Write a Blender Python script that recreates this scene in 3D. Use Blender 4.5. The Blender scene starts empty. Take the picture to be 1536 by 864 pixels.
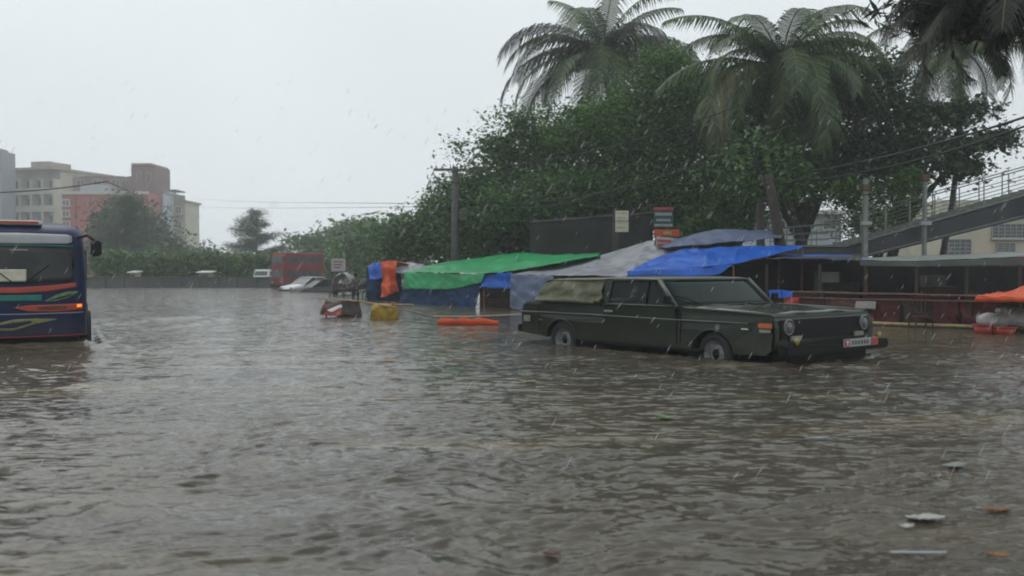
import bpy, bmesh, math, random
import numpy as np
from mathutils import Vector, Matrix, noise
R = math.radians
random.seed(7); rng = np.random.default_rng(7)
S = bpy.context.scene
COL = S.collection
# ------------------------------------------------------------------ camera
FPX = 1350.0; CAMH = 1.5; PITCH = math.atan(32 / FPX)
cam_d = bpy.data.cameras.new('camera'); cam = bpy.data.objects.new('camera', cam_d); COL.objects.link(cam)
cam.location = (0, 0, CAMH); cam.rotation_euler = (R(90) - PITCH, 0, 0)
cam_d.sensor_width = 36; cam_d.lens = FPX / 1536 * 36
cam_d.clip_start = 0.05; cam_d.clip_end = 2000
cam_d.dof.use_dof = True; cam_d.dof.focus_distance = 14.5; cam_d.dof.aperture_fstop = 1.8
S.camera = cam
# ------------------------------------------------------------------ sky + sun (overcast, raining)
SUN_EL, SUN_AZ = 48, -35            # azimuth measured from +Y towards +X
w = bpy.data.worlds.new('World'); S.world = w; w.use_nodes = True
nt = w.node_tree; nt.nodes.clear()
sky = nt.nodes.new('ShaderNodeTexSky'); sky.sky_type = 'NISHITA'; sky.sun_disc = False
sky.sun_elevation = R(SUN_EL); sky.sun_rotation = R(SUN_AZ); sky.dust_density = 4; sky.air_density = 1.5
hsv = nt.nodes.new('ShaderNodeHueSaturation'); hsv.inputs['Saturation'].default_value = 0.12; hsv.inputs['Value'].default_value = 1.0
tc = nt.nodes.new('ShaderNodeTexCoord'); nz = nt.nodes.new('ShaderNodeTexNoise'); nz.inputs['Scale'].default_value = 1.6; nz.inputs['Detail'].default_value = 4
cr = nt.nodes.new('ShaderNodeValToRGB'); cr.color_ramp.elements[0].position = 0.3; cr.color_ramp.elements[0].color = (5.7, 6.25, 6.55, 1)
cr.color_ramp.elements[1].position = 0.75; cr.color_ramp.elements[1].color = (7.2, 7.75, 8.0, 1)
mix = nt.nodes.new('ShaderNodeMix'); mix.data_type = 'RGBA'; mix.inputs['Factor'].default_value = 0.88
bg = nt.nodes.new('ShaderNodeBackground'); bg.inputs['Strength'].default_value = 0.126
out = nt.nodes.new('ShaderNodeOutputWorld')
nt.links.new(sky.outputs[0], hsv.inputs['Color']); nt.links.new(tc.outputs['Generated'], nz.inputs['Vector'])
nt.links.new(nz.outputs['Fac'], cr.inputs[0]); nt.links.new(hsv.outputs[0], mix.inputs['A']); nt.links.new(cr.outputs[0], mix.inputs['B'])
nt.links.new(mix.outputs['Result'], bg.inputs['Color']); nt.links.new(bg.outputs[0], out.inputs[0])
sd = bpy.data.lights.new('sun', 'SUN'); sd.energy = 0.5; sd.angle = R(40); sd.color = (1, .98, .95)
so = bpy.data.objects.new('sun', sd); COL.objects.link(so)
dv = Vector((math.sin(R(SUN_AZ)) * math.cos(R(SUN_EL)), math.cos(R(SUN_AZ)) * math.cos(R(SUN_EL)), math.sin(R(SUN_EL))))
so.rotation_euler = dv.to_track_quat('Z', 'Y').to_euler(); so.location = (0, 0, 30)
S.view_settings.view_transform = 'Standard'; S.view_settings.look = 'None'; S.view_settings.exposure = 0.03; S.view_settings.gamma = 1
S.render.engine = 'CYCLES'
S.cycles.use_denoising = True; S.cycles.max_bounces = 5; S.cycles.diffuse_bounces = 2; S.cycles.glossy_bounces = 3
S.cycles.transparent_max_bounces = 10; S.cycles.volume_bounces = 1; S.cycles.transmission_bounces = 3
S.cycles.pixel_filter_type = 'BLACKMAN_HARRIS'; S.cycles.filter_width = 1.9
S.cycles.use_adaptive_sampling = True; S.cycles.adaptive_threshold = 0.02

# ------------------------------------------------------------------ helpers
CP, SP = math.cos(PITCH), math.sin(PITCH)
def P(px, py, Y):
    """world point at depth Y seen at photo pixel"""
    a = (px - 768) / FPX; b = -(py - 432) / FPX
    d = Vector((a, CP + b * SP, -SP + b * CP)); k = Y / d.y
    return Vector((0, 0, CAMH)) + d * k
def G(px, py, z=0.0):
    a = (px - 768) / FPX; b = -(py - 432) / FPX
    d = Vector((a, CP + b * SP, -SP + b * CP)); k = (z - CAMH) / d.z
    return Vector((0, 0, CAMH)) + d * k

def mat(name, col, rough=.7, var=.18, scale=4., bump=0., bscale=None, metal=0., spec=.5, col2=None, alpha=1., emit=0., island=False, coat=0., stretch=None, transl=0.):
    m = bpy.data.materials.new(name); m.use_nodes = True; n = m.node_tree; b = n.nodes['Principled BSDF']
    b.inputs['Roughness'].default_value = rough; b.inputs['Metallic'].default_value = metal
    b.inputs['Specular IOR Level'].default_value = spec; b.inputs['Coat Weight'].default_value = coat
    t = n.nodes.new('ShaderNodeTexCoord'); mp = n.nodes.new('ShaderNodeMapping'); n.links.new(t.outputs['Object'], mp.inputs[0])
    if stretch: mp.inputs['Scale'].default_value = stretch
    x = n.nodes.new('ShaderNodeTexNoise'); x.inputs['Scale'].default_value = scale; x.inputs['Detail'].default_value = 5; x.inputs['Roughness'].default_value = .6
    n.links.new(mp.outputs[0], x.inputs['Vector'])
    r = n.nodes.new('ShaderNodeValToRGB'); e = r.color_ramp.elements
    c2 = col2 if col2 else tuple(min(1, c * (1 + var)) for c in col); c1 = tuple(c * (1 - var) for c in col) if not col2 else col
    e[0].position = .32; e[0].color = (*c1, 1); e[1].position = .68; e[1].color = (*c2, 1)
    if island:
        g = n.nodes.new('ShaderNodeNewGeometry'); mm = n.nodes.new('ShaderNodeMath'); mm.operation = 'MULTIPLY_ADD'
        mm.inputs[1].default_value = .5; n.links.new(g.outputs['Random Per Island'], mm.inputs[0])
        m2 = n.nodes.new('ShaderNodeMath'); m2.operation = 'MULTIPLY_ADD'; m2.inputs[1].default_value = .7; m2.inputs[2].default_value = -.1
        n.links.new(x.outputs['Fac'], m2.inputs[0]); n.links.new(m2.outputs[0], mm.inputs[2]); n.links.new(mm.outputs[0], r.inputs[0])
    else: n.links.new(x.outputs['Fac'], r.inputs[0])
    n.links.new(r.outputs[0], b.inputs['Base Color'])
    if bump:
        y = n.nodes.new('ShaderNodeTexNoise'); y.inputs['Scale'].default_value = bscale or scale * 6; y.inputs['Detail'].default_value = 4
        n.links.new(mp.outputs[0], y.inputs['Vector'])
        bp = n.nodes.new('ShaderNodeBump'); bp.inputs['Strength'].default_value = bump; bp.inputs['Distance'].default_value = .05
        n.links.new(y.outputs['Fac'], bp.inputs['Height']); n.links.new(bp.outputs[0], b.inputs['Normal'])
    if emit: n.links.new(r.outputs[0], b.inputs['Emission Color']); b.inputs['Emission Strength'].default_value = emit
    if alpha < 1: b.inputs['Alpha'].default_value = alpha
    if transl:
        tr = n.nodes.new('ShaderNodeBsdfTranslucent'); ms = n.nodes.new('ShaderNodeMixShader'); ms.inputs[0].default_value = transl
        n.links.new(r.outputs[0], tr.inputs[0]); n.links.new(b.outputs[0], ms.inputs[1]); n.links.new(tr.outputs[0], ms.inputs[2])
        n.links.new(ms.outputs[0], n.nodes['Material Output'].inputs[0])
    return m

class MB:
    def __init__(s): s.v = []; s.f = []
    def add(s, vs, fs):
        o = len(s.v); s.v += [tuple(v) for v in vs]; s.f += [tuple(i + o for i in f) for f in fs]; return s
    def box(s, c, sz, rz=0, ry=0, rx=0, taper=1.):
        M = Matrix.Rotation(rz, 3, 'Z') @ Matrix.Rotation(ry, 3, 'Y') @ Matrix.Rotation(rx, 3, 'X'); c = Vector(c); vs = []
        for z in (-.5, .5):
            for x, y in ((-.5, -.5), (.5, -.5), (.5, .5), (-.5, .5)):
                k = taper if z > 0 else 1
                vs.append(c + M @ Vector((x * sz[0] * k, y * sz[1] * k, z * sz[2])))
        return s.add(vs, [(3, 2, 1, 0), (4, 5, 6, 7), (0, 1, 5, 4), (1, 2, 6, 5), (2, 3, 7, 6), (3, 0, 4, 7)])
    def tube(s, pts, rad, n=8):
        pts = [Vector(p) for p in pts]; N = len(pts)
        if not hasattr(rad, '__len__'): rad = [rad] * N
        vs = []; u = None
        for i, p in enumerate(pts):
            d = (pts[min(i + 1, N - 1)] - pts[max(i - 1, 0)]).normalized()
            if u is None: u = d.cross(Vector((0, 0, 1)) if abs(d.z) < .9 else Vector((1, 0, 0))).normalized()
            u = (u - d * u.dot(d)).normalized(); w_ = d.cross(u)
            for k in range(n):
                a = 2 * math.pi * k / n; vs.append(p + (u * math.cos(a) + w_ * math.sin(a)) * rad[i])
        fs = [(i * n + k, i * n + (k + 1) % n, (i + 1) * n + (k + 1) % n, (i + 1) * n + k) for i in range(N - 1) for k in range(n)]
        fs += [tuple(range(n))[::-1], tuple((N - 1) * n + k for k in range(n))]
        return s.add(vs, fs)
    def lathe(s, prof, c=(0, 0, 0), axis='y', n=24):
        vs = []
        for k in range(n):
            a = 2 * math.pi * k / n
            for r, h in prof:
                q = (r * math.cos(a), h, r * math.sin(a)) if axis == 'y' else ((h, r * math.cos(a), r * math.sin(a)) if axis == 'x' else (r * math.cos(a), r * math.sin(a), h))
                vs.append(Vector(q) + Vector(c))
        m = len(prof)
        fs = [(k * m + j, ((k + 1) % n) * m + j, ((k + 1) % n) * m + j + 1, k * m + j + 1) for k in range(n) for j in range(m - 1)]
        return s.add(vs, fs)
    def prism(s, pl, y0, y1, inset=0.):
        """profile (x,z) extruded along y"""
        n = len(pl); vs = [(x, y0, z) for x, z in pl] + [(x, y1, z) for x, z in pl]
        return s.add(vs, [tuple(range(n)), tuple(range(2 * n - 1, n - 1, -1))] + [(i, i + n, (i + 1) % n + n, (i + 1) % n) for i in range(n)])
    def sheet(s, g, th=.02):
        """grid of points g[i][j] thickened downwards"""
        ni, nj = len(g), len(g[0]); A = [Vector(p) for r in g for p in r]
        nrm = []
        for i in range(ni):
            for j in range(nj):
                du = Vector(g[min(i + 1, ni - 1)][j]) - Vector(g[max(i - 1, 0)][j]); dw = Vector(g[i][min(j + 1, nj - 1)]) - Vector(g[i][max(j - 1, 0)])
                nrm.append(du.cross(dw).normalized())
        B = [a - q * th for a, q in zip(A, nrm)]; K = ni * nj
        fs = []
        for i in range(ni - 1):
            for j in range(nj - 1):
                a, b, c, d = i * nj + j, (i + 1) * nj + j, (i + 1) * nj + j + 1, i * nj + j + 1
                fs += [(a, b, c, d), (d + K, c + K, b + K, a + K)]
        for i in range(ni - 1):
            for j in (0, nj - 1): a, b = i * nj + j, (i + 1) * nj + j; fs.append((a, a + K, b + K, b) if j == 0 else (b, b + K, a + K, a))
        for j in range(nj - 1):
            for i in (0, ni - 1): a, b = i * nj + j, i * nj + j + 1; fs.append((b, b + K, a + K, a) if i == 0 else (a, a + K, b + K, b))
        return s.add(A + B, fs)
    def build(s, name, m, parent=None, world=False, smooth=False, bevel=0., loc=None):
        me = bpy.data.meshes.new(name); v = s.v
        if world and parent is not None: o_ = parent.location; v = [(a[0] - o_.x, a[1] - o_.y, a[2] - o_.z) for a in v]
        if loc is not None: v = [(a[0] - loc[0], a[1] - loc[1], a[2] - loc[2]) for a in v]
        me.from_pydata(v, [], s.f)
        b = bmesh.new(); b.from_mesh(me)
        if bevel: bmesh.ops.bevel(b, geom=b.edges[:], offset=bevel, segments=2, affect='EDGES', clamp_overlap=True)
        bmesh.ops.recalc_face_normals(b, faces=b.faces[:]); b.to_mesh(me); b.free()
        if smooth: me.shade_smooth()
        me.materials.append(m); o = bpy.data.objects.new(name, me); COL.objects.link(o)
        if parent is not None: o.parent = parent
        if loc is not None: o.location = loc
        return o
def tag(o, label=None, cat=None, group=None, kind=None):
    if label: o['label'] = label
    if cat: o['category'] = cat
    if group: o['group'] = group
    if kind: o['kind'] = kind
    return o
def thing(name, label, cat, loc=(0, 0, 0), rz=0, group=None):
    o = bpy.data.objects.new(name, None); COL.objects.link(o); o.location = loc; o.rotation_euler = (0, 0, rz); o.empty_display_size = .2
    return tag(o, label, cat, group)
def copy_tree(o, parent=None):
    c = o.copy(); COL.objects.link(c); c.parent = parent
    for ch in list(o.children): copy_tree(ch, c)
    return c
def vnoise(p, s=1.): return noise.noise(Vector(p) * s)

# ------------------------------------------------------------------ materials
M = {}
M['olive'] = mat('olive_paint', (.008, .0145, .005), .35, .3, 2.5, spec=.35, coat=.05)
M['olive_trim'] = mat('trim_grey', (.09, .10, .08), .4, .2, 6)
M['canvas'] = mat('khaki_canvas', (.15, .15, .095), .85, .35, 5, bump=.3, bscale=12)
M['rubber'] = mat('black_rubber', (.018, .018, .018), .75, .2, 8, bump=.2)
M['steel'] = mat('grey_wheel_steel', (.17, .18, .18), .4, .3, 9)
M['black'] = mat('black_plastic', (.005, .0055, .0055), .6, .25, 6, spec=.25)
M['interior'] = mat('dark_interior', (.015, .016, .017), .8, .3, 5)
M['roofgrey'] = mat('wet_grey_roof', (.11, .12, .10), .35, .2, 3)
M['glass'] = mat('dark_glass', (.005, .02, .016), .12, .2, 2, spec=.16, alpha=.82)
M['glass_clear'] = mat('side_glass', (.02, .028, .03), .06, .2, 2, spec=.4, alpha=.45)
M['chrome'] = mat('worn_chrome', (.6, .6, .58), .25, .1, 5, metal=.9)
M['lampglass'] = mat('dull_lamp_glass', (.26, .26, .2), .2, .15, 20)
M['headglass'] = mat('dark_headlamp_glass', (.09, .095, .085), .15, .2, 20, coat=.5)
M['ddred'] = mat('dull_red_bus_paint', (.20, .026, .024), .5, .3, 1)
M['carglass'] = mat('car_glass_dark', (.03, .035, .04), .2, .2, 2, spec=.2)
M['lampyellow'] = mat('yellow_lamp_glass', (.28, .25, .05), .2, .15, 20)
M['wetleaf'] = mat('brown_orange_leaf', (.22, .09, .02), .5, .4, 30)
M['amber'] = mat('amber_lens', (.5, .13, .03), .2, .2, 20)
M['amber_lit'] = mat('lit_amber_lamp', (1., .22, .03), .2, .05, 20, emit=1.4)
M['red'] = mat('red_paint', (.38, .045, .035), .4, .2, 4)
M['busblue'] = mat('bus_blue_paint', (.006, .014, .06), .4, .3, 2, spec=.25)
M['busred'] = mat('bus_red_stripe', (.42, .06, .03), .35, .15, 4)
M['teal'] = mat('teal_paint', (.01, .16, .13), .4, .15, 6)
M['leafgreen'] = mat('green_decal', (.12, .2, .07), .4, .3, 9)
M['gold'] = mat('gold_decal', (.2, .19, .06), .4, .3, 9)
M['white'] = mat('white_paint', (.72, .73, .72), .4, .1, 4)
M['cream'] = mat('cream_card', (.55, .53, .42), .6, .12, 6)
M['greypanel'] = mat('pale_grey_panel', (.36, .37, .37), .3, .1, 4)
M['greenT'] = mat('green_tarpaulin', (.008, .40, .13), .42, .25, 1.2, bump=.35, bscale=3.5, transl=.25)
M['blueT'] = mat('bright_blue_tarpaulin', (.008, .13, .62), .36, .22, 1.2, bump=.4, bscale=3, transl=.2)
M['navyT'] = mat('navy_tarpaulin', (.006, .026, .075), .75, .35, 1.6, bump=.25, bscale=4, spec=.15)
M['greyT'] = mat('grey_tarpaulin', (.22, .23, .255), .45, .35, .9, bump=.35, bscale=3, stretch=(1, 3, 1))
M['blueGreyT'] = mat('faded_blue_grey_tarpaulin', (.09, .12, .20), .55, .3, 1., bump=.5, bscale=3)
M['orangeT'] = mat('orange_tarpaulin', (.80, .12, .035), .5, .2, 2., bump=.4, bscale=4, transl=.2)
M['bamboo'] = mat('bamboo', (.36, .29, .15), .55, .25, 6)
M['bamboo_old'] = mat('weathered_bamboo', (.17, .085, .065), .6, .3, 6)
M['wood'] = mat('dark_wet_wood', (.05, .035, .026), .6, .35, 5, bump=.3)
M['rust'] = mat('rusty_brown', (.11, .05, .035), .7, .35, 5, bump=.3)
M['maroon'] = mat('maroon_cloth', (.085, .010, .009), .75, .4, 2.5, bump=.4, bscale=5)
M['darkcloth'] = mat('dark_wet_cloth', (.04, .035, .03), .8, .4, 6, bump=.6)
M['ochre'] = mat('ochre_sack', (.32, .2, .015), .7, .45, 5, bump=.6, bscale=10)
M['sack'] = mat('pale_sacks', (.38, .38, .36), .6, .35, 4, bump=.6, bscale=8)
M['concrete'] = mat('concrete', (.3, .29, .27), .85, .2, 1.5, bump=.3)
M['pole'] = mat('dark_concrete_pole', (.09, .085, .08), .8, .25, 4)
M['girder'] = mat('painted_steel_girder', (.03, .036, .042), .45, .3, 1.5)
M['tread'] = mat('grey_green_steps', (.22, .25, .22), .7, .25, 2.5)
M['rail'] = mat('grey_rail_paint', (.10, .11, .10), .5, .2, 5)
M['darkwall'] = mat('dark_netting_wall', (.024, .025, .022), .9, .35, .9, bump=.5, bscale=6)
M['darkshop'] = mat('shaded_shop_boards', (.010, .009, .009), .9, .5, 1.2, bump=.4)  # near black, the shade inside the shops is put into the colour
M['awning'] = mat('dull_green_awning', (.06, .075, .062), .5, .3, 1.5)
M['palewhite'] = mat('pale_sheet_edge', (.20, .22, .21), .5, .3, 1.5)
M['wall_cream'] = mat('cream_plaster', (.5, .48, .37), .85, .12, .8)
M['wall_cream2'] = mat('stained_cream_plaster', (.42, .39, .30), .85, .25, .35)
M['wall_red'] = mat('red_cladding', (.40, .065, .045), .6, .25, .35)
M['wall_plum'] = mat('brown_plum_brick', (.20, .125, .125), .85, .2, .5)
M['wall_grey'] = mat('grey_cladding', (.24, .26, .29), .5, .12, .3)
M['wall_white'] = mat('white_blue_panel', (.42, .46, .5), .5, .12, .4)
M['wall_tan'] = mat('tan_plaster', (.32, .27, .21), .85, .2, .5)
M['window'] = mat('window_dark', (.06, .07, .075), .15, .4, 1.5, spec=.7)
M['slab'] = mat('pale_slab', (.5, .49, .44), .8, .12, 1)
M['barrier'] = mat('wet_dark_concrete', (.10, .10, .095), .8, .25, .5)
M['bark'] = mat('bark', (.06, .048, .038), .9, .35, 3, bump=.6)
M['palmbark'] = mat('palm_bark', (.10, .09, .075), .9, .3, 3, bump=.6, stretch=(1, 1, 4))
M['leafA'] = mat('dark_leaves', (.034, .078, .022), .6, .3, .35, col2=(.12, .235, .062), island=True, transl=.2)
M['leafB'] = mat('mid_green_leaves', (.034, .088, .018), .6, .3, .35, col2=(.12, .24, .048), island=True, transl=.25)
M['leafC'] = mat('blue_green_leaves', (.032, .062, .028), .6, .3, .5, col2=(.09, .15, .062), island=True, transl=.2)
M['leafD'] = mat('fresh_green_leaves', (.04, .10, .016), .5, .3, .6, col2=(.10, .20, .035), island=True, transl=.3)
M['palmleaf'] = mat('palm_leaflets', (.028, .062, .017), .5, .3, .5, col2=(.11, .18, .055), island=True, transl=.2)
M['palmdark'] = mat('shaded_old_palm_leaflets', (.016, .018, .014), .6, .3, .5, col2=(.04, .042, .028), island=True, transl=.1)
M['palmyellow'] = mat('yellowing_palm_leaflets', (.10, .11, .045), .5, .3, .5, col2=(.22, .22, .11), island=True, transl=.25)
M['rachis'] = mat('frond_stem', (.12, .12, .05), .6, .25, 4)
M['skin'] = mat('brown_skin', (.16, .085, .05), .5, .1, 10)
M['wire'] = mat('black_cable', (.015, .015, .015), .6, .1, 3)

def add_mud(m, z0, z1, col=(.10, .078, .052)):
    """dried silt and spray thrown up over the lowest part of a vehicle"""
    n = m.node_tree; b = n.nodes['Principled BSDF']; src = b.inputs['Base Color'].links[0].from_socket
    t = n.nodes.new('ShaderNodeTexCoord'); sx = n.nodes.new('ShaderNodeSeparateXYZ'); n.links.new(t.outputs['Object'], sx.inputs[0])
    r = n.nodes.new('ShaderNodeMapRange'); r.inputs[1].default_value = z0; r.inputs[2].default_value = z1; r.inputs[3].default_value = 1; r.inputs[4].default_value = 0; n.links.new(sx.outputs['Z'], r.inputs[0])
    x = n.nodes.new('ShaderNodeTexNoise'); x.inputs['Scale'].default_value = 5; x.inputs['Detail'].default_value = 6; n.links.new(t.outputs['Object'], x.inputs['Vector'])
    mu = n.nodes.new('ShaderNodeMath'); mu.operation = 'MULTIPLY'; n.links.new(r.outputs[0], mu.inputs[0]); n.links.new(x.outputs['Fac'], mu.inputs[1])
    mx = n.nodes.new('ShaderNodeMix'); mx.data_type = 'RGBA'; mx.inputs['B'].default_value = (*col, 1); n.links.new(mu.outputs[0], mx.inputs['Factor']); n.links.new(src, mx.inputs['A']); n.links.new(mx.outputs['Result'], b.inputs['Base Color'])
add_mud(M['olive'], .30, .75, (.055, .045, .03)); add_mud(M['busblue'], .38, .8, (.06, .05, .035))
# ================================================================== SETTING
# ground sheet (road bed and verge under the flood)
gb = MB(); N = 24
gb.add([(-230 + 460 * i / N, -225 + 460 * j / N, -.27 + .02 * math.sin(i * 1.7 + j)) for j in range(N + 1) for i in range(N + 1)],
       [(j * (N + 1) + i, j * (N + 1) + i + 1, (j + 1) * (N + 1) + i + 1, (j + 1) * (N + 1) + i) for j in range(N) for i in range(N)])
tag(gb.build('ground', mat('wet_asphalt', (.05, .05, .05), .6, .2, 2)), kind='structure')

# flood water: one sheet, dense towards the camera, waves as real relief
JEEP_O = None
nx, ny = 1400, 1300
U = np.linspace(-5.2, 5.2, nx); V = np.linspace(-4.4, 4.95, ny)
gx = 2.6 * np.sinh(U); gy = 5.0 + 3.2 * np.sinh(V)
X, Y = np.meshgrid(gx, gy)
dx = np.gradient(gx)[None, :] * np.ones((ny, 1)); dy = np.gradient(gy)[:, None] * np.ones((1, nx)); sp = np.maximum(dx, dy)
def lown(X, Y, s, seed):
    r = np.random.default_rng(seed); h = np.zeros_like(X)
    for k in range(7):
        a = r.uniform(0, 2 * np.pi); f = (2 * np.pi / s) * r.uniform(.6, 1.7); h += np.sin(X * f * np.cos(a) + Y * f * np.sin(a) + r.uniform(0, 6.28))
    return h / 3.0
Z = np.zeros_like(X); r = np.random.default_rng(11)
p1 = lown(X, Y, 6, 3); p2 = lown(X, Y, 3.1, 5); wx = X + .25 * lown(X, Y, 2.3, 8); wy = Y + .25 * lown(X, Y, 2.0, 9)
for k in range(84):
    lam = .075 * (9.0 ** (r.uniform(0, 1) ** 1.15)); kk = 2 * np.pi / lam
    a = r.normal(np.pi / 2 + .14, .36); slope = r.uniform(.028, .050) * (1.15 if lam < .35 else .32)
    amp = slope / kk * np.clip((lam / sp - 2.2) / 2.5, 0, 1) * (.55 + .45 * np.exp(-np.maximum(Y - 5, 0) / 9))
    env = np.clip(.72 + .5 * (p1 if k % 2 else p2), .2, 1.6)
    ph = kk * (wx * np.cos(a) + wy * np.sin(a)) + r.uniform(0, 6.28)
    s_ = np.sin(ph); Z += amp * env * (s_ + .3 * np.sin(2 * ph + .5))
# wakes: ridges drawn as bumps along lines
def ridge(x0, y0, x1, y1, h, wd):
    global Z
    h *= .75
    d = np.array([x1 - x0, y1 - y0]); L = np.hypot(*d); d = d / L
    t = ((X - x0) * d[0] + (Y - y0) * d[1]) / L; q = -(X - x0) * d[1] + (Y - y0) * d[0] + .12 * np.sin(t * 9) + .06 * np.sin(t * 23)
    Z += h * np.exp(-(q / wd) ** 2) * np.clip(t * 6, 0, 1) * np.clip((1 - t) * 4, 0, 1)
for (a, b, c, d, h, wd) in ((75, 580, 300, 573, .06, .20), (300, 573, 520, 566, .03, .2), (140, 488, 300, 474, .06, .35), (180, 500, 420, 468, .05, .4), (0, 560, 130, 545, .05, .25), (20, 785, 290, 760, .035, .12), (470, 735, 760, 690, .03, .12),
                            (820, 530, 1060, 556, .035, .22), (1060, 556, 1330, 548, .05, .22), (1330, 548, 1500, 520, .03, .25), (700, 705, 1000, 660, .03, .13), (900, 690, 1350, 660, .02, .12)):
    g0, g1 = G(a, b), G(c, d); ridge(g0.x, g0.y, g1.x, g1.y, h, wd)
# lapping water pushed up round the jeep and the bus: distance to each footprint
def lap(cx, cy, ang, hl, hw, h, seed):
    global Z
    q = (np.abs(X - cx) < 9) & (np.abs(Y - cy) < 9); x_ = X[q] - cx; y_ = Y[q] - cy; c_, s_ = np.cos(ang), np.sin(ang)
    u = x_ * c_ + y_ * s_; v = -x_ * s_ + y_ * c_; du = np.maximum(np.abs(u) - hl, 0); dv_ = np.maximum(np.abs(v) - hw, 0); dd_ = np.hypot(du, dv_)
    wob = .5 + .5 * np.sin(u * 5 + seed + 2 * np.sin(v * 3)) * np.sin(v * 6 + u * 2.3)
    Z[q] += h * np.exp(-dd_ / .35) * np.cos(dd_ * 17 + wob * 1.2) * (.5 + wob) * np.clip(1.2 + .35 * u, .6, 2.0)
lap(3.11, 16.51, -R(52), 2.98, 1.38, .030, 1); lap(-10.95, 20.4, -R(64), 3.85, 1.12, .035, 2)
me = bpy.data.meshes.new('water')
co = np.stack([X, Y, Z], -1).reshape(-1, 3).astype(np.float32); me.vertices.add(len(co)); me.vertices.foreach_set('co', co.ravel())
ii = (np.arange(ny - 1)[:, None] * nx + np.arange(nx - 1)[None, :]).ravel(); q = np.stack([ii, ii + 1, ii + nx + 1, ii + nx], -1).astype(np.int32)
me.loops.add(q.size); me.loops.foreach_set('vertex_index', q.ravel()); me.polygons.add(len(q))
me.polygons.foreach_set('loop_start', np.arange(0, q.size, 4, dtype=np.int32)); me.polygons.foreach_set('loop_total', np.full(len(q), 4, np.int32)); me.polygons.foreach_set('use_smooth', np.ones(len(q), bool))
me.update(calc_edges=True)
wm = bpy.data.materials.new('muddy_flood_water'); wm.use_nodes = True; n = wm.node_tree; b = n.nodes['Principled BSDF']
b.inputs['IOR'].default_value = 1.33; b.inputs['Roughness'].default_value = .10
t = n.nodes.new('ShaderNodeTexCoord')
m1 = n.nodes.new('ShaderNodeTexNoise'); m1.inputs['Scale'].default_value = .16; m1.inputs['Detail'].default_value = 6
r1 = n.nodes.new('ShaderNodeValToRGB'); r1.color_ramp.elements[0].position = .35; r1.color_ramp.elements[0].color = (.058, .054, .044, 1); r1.color_ramp.elements[1].position = .7; r1.color_ramp.elements[1].color = (.122, .100, .070, 1)
n.links.new(t.outputs['Object'], m1.inputs['Vector']); n.links.new(m1.outputs['Fac'], r1.inputs[0]); ms_ = n.nodes.new('ShaderNodeMapping'); ms_.inputs['Scale'].default_value = (.07, .38, 1); ms_.inputs['Rotation'].default_value = (0, 0, .06); n.links.new(t.outputs['Object'], ms_.inputs[0])
sn = n.nodes.new('ShaderNodeTexNoise'); sn.inputs['Scale'].default_value = 2.4; sn.inputs['Detail'].default_value = 5; sn.inputs['Distortion'].default_value = .5; n.links.new(ms_.outputs[0], sn.inputs['Vector'])
sr = n.nodes.new('ShaderNodeValToRGB'); sr.color_ramp.elements[0].position = .56; sr.color_ramp.elements[0].color = (0, 0, 0, 1); sr.color_ramp.elements[1].position = .66; sr.color_ramp.elements[1].color = (.75, .75, .75, 1); n.links.new(sn.outputs['Fac'], sr.inputs[0])
sm = n.nodes.new('ShaderNodeMix'); sm.data_type = 'RGBA'; sm.inputs['B'].default_value = (.17, .135, .085, 1); n.links.new(sr.outputs[0], sm.inputs['Factor']); n.links.new(r1.outputs[0], sm.inputs['A'])
n.links.new(sm.outputs['Result'], b.inputs['Base Color'])
mp = n.nodes.new('ShaderNodeMapping'); mp.inputs['Scale'].default_value = (.42, 1, 1); n.links.new(t.outputs['Object'], mp.inputs[0])
prev = None
for kind, sc, st in (('N', 2.2, .12), ('N', 6.5, .5), ('N', 16, .5), ('V', 9, .35)):
    x = n.nodes.new('ShaderNodeTexNoise' if kind == 'N' else 'ShaderNodeTexVoronoi'); x.inputs['Scale'].default_value = sc
    if kind == 'N': x.inputs['Detail'].default_value = 3
    n.links.new(mp.outputs[0], x.inputs['Vector'])
    bp = n.nodes.new('ShaderNodeBump'); bp.inputs['Strength'].default_value = st; bp.inputs['Distance'].default_value = {2.2: .10, 6.5: .035, 16: .012, 9: .012}[sc]
    n.links.new(x.outputs['Fac' if kind == 'N' else 'Distance'], bp.inputs['Height'])
    if prev: n.links.new(prev.outputs[0], bp.inputs['Normal'])
    prev = bp
# choppy facets finer than the mesh: tilt the normal by two noise channels
last = prev.outputs[0]
for sc_, sx, sy in ((9, .32, .85), (25, .26, .60)):
    c_ = n.nodes.new('ShaderNodeTexNoise'); c_.inputs['Scale'].default_value = sc_; c_.inputs['Detail'].default_value = 2; n.links.new(mp.outputs[0], c_.inputs['Vector'])
    s1 = n.nodes.new('ShaderNodeVectorMath'); s1.operation = 'SUBTRACT'; s1.inputs[1].default_value = (.5, .5, .5); n.links.new(c_.outputs['Color'], s1.inputs[0])
    s2 = n.nodes.new('ShaderNodeVectorMath'); s2.operation = 'MULTIPLY'; s2.inputs[1].default_value = (sx, sy, 0); n.links.new(s1.outputs[0], s2.inputs[0])
    s3 = n.nodes.new('ShaderNodeVectorMath'); s3.operation = 'ADD'; n.links.new(last, s3.inputs[0]); n.links.new(s2.outputs[0], s3.inputs[1])
    s4 = n.nodes.new('ShaderNodeVectorMath'); s4.operation = 'NORMALIZE'; n.links.new(s3.outputs[0], s4.inputs[0]); last = s4.outputs[0]
n.links.new(last, b.inputs['Normal'])
me.materials.append(wm); wo = bpy.data.objects.new('water', me); COL.objects.link(wo); tag(wo, kind='structure')

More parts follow.
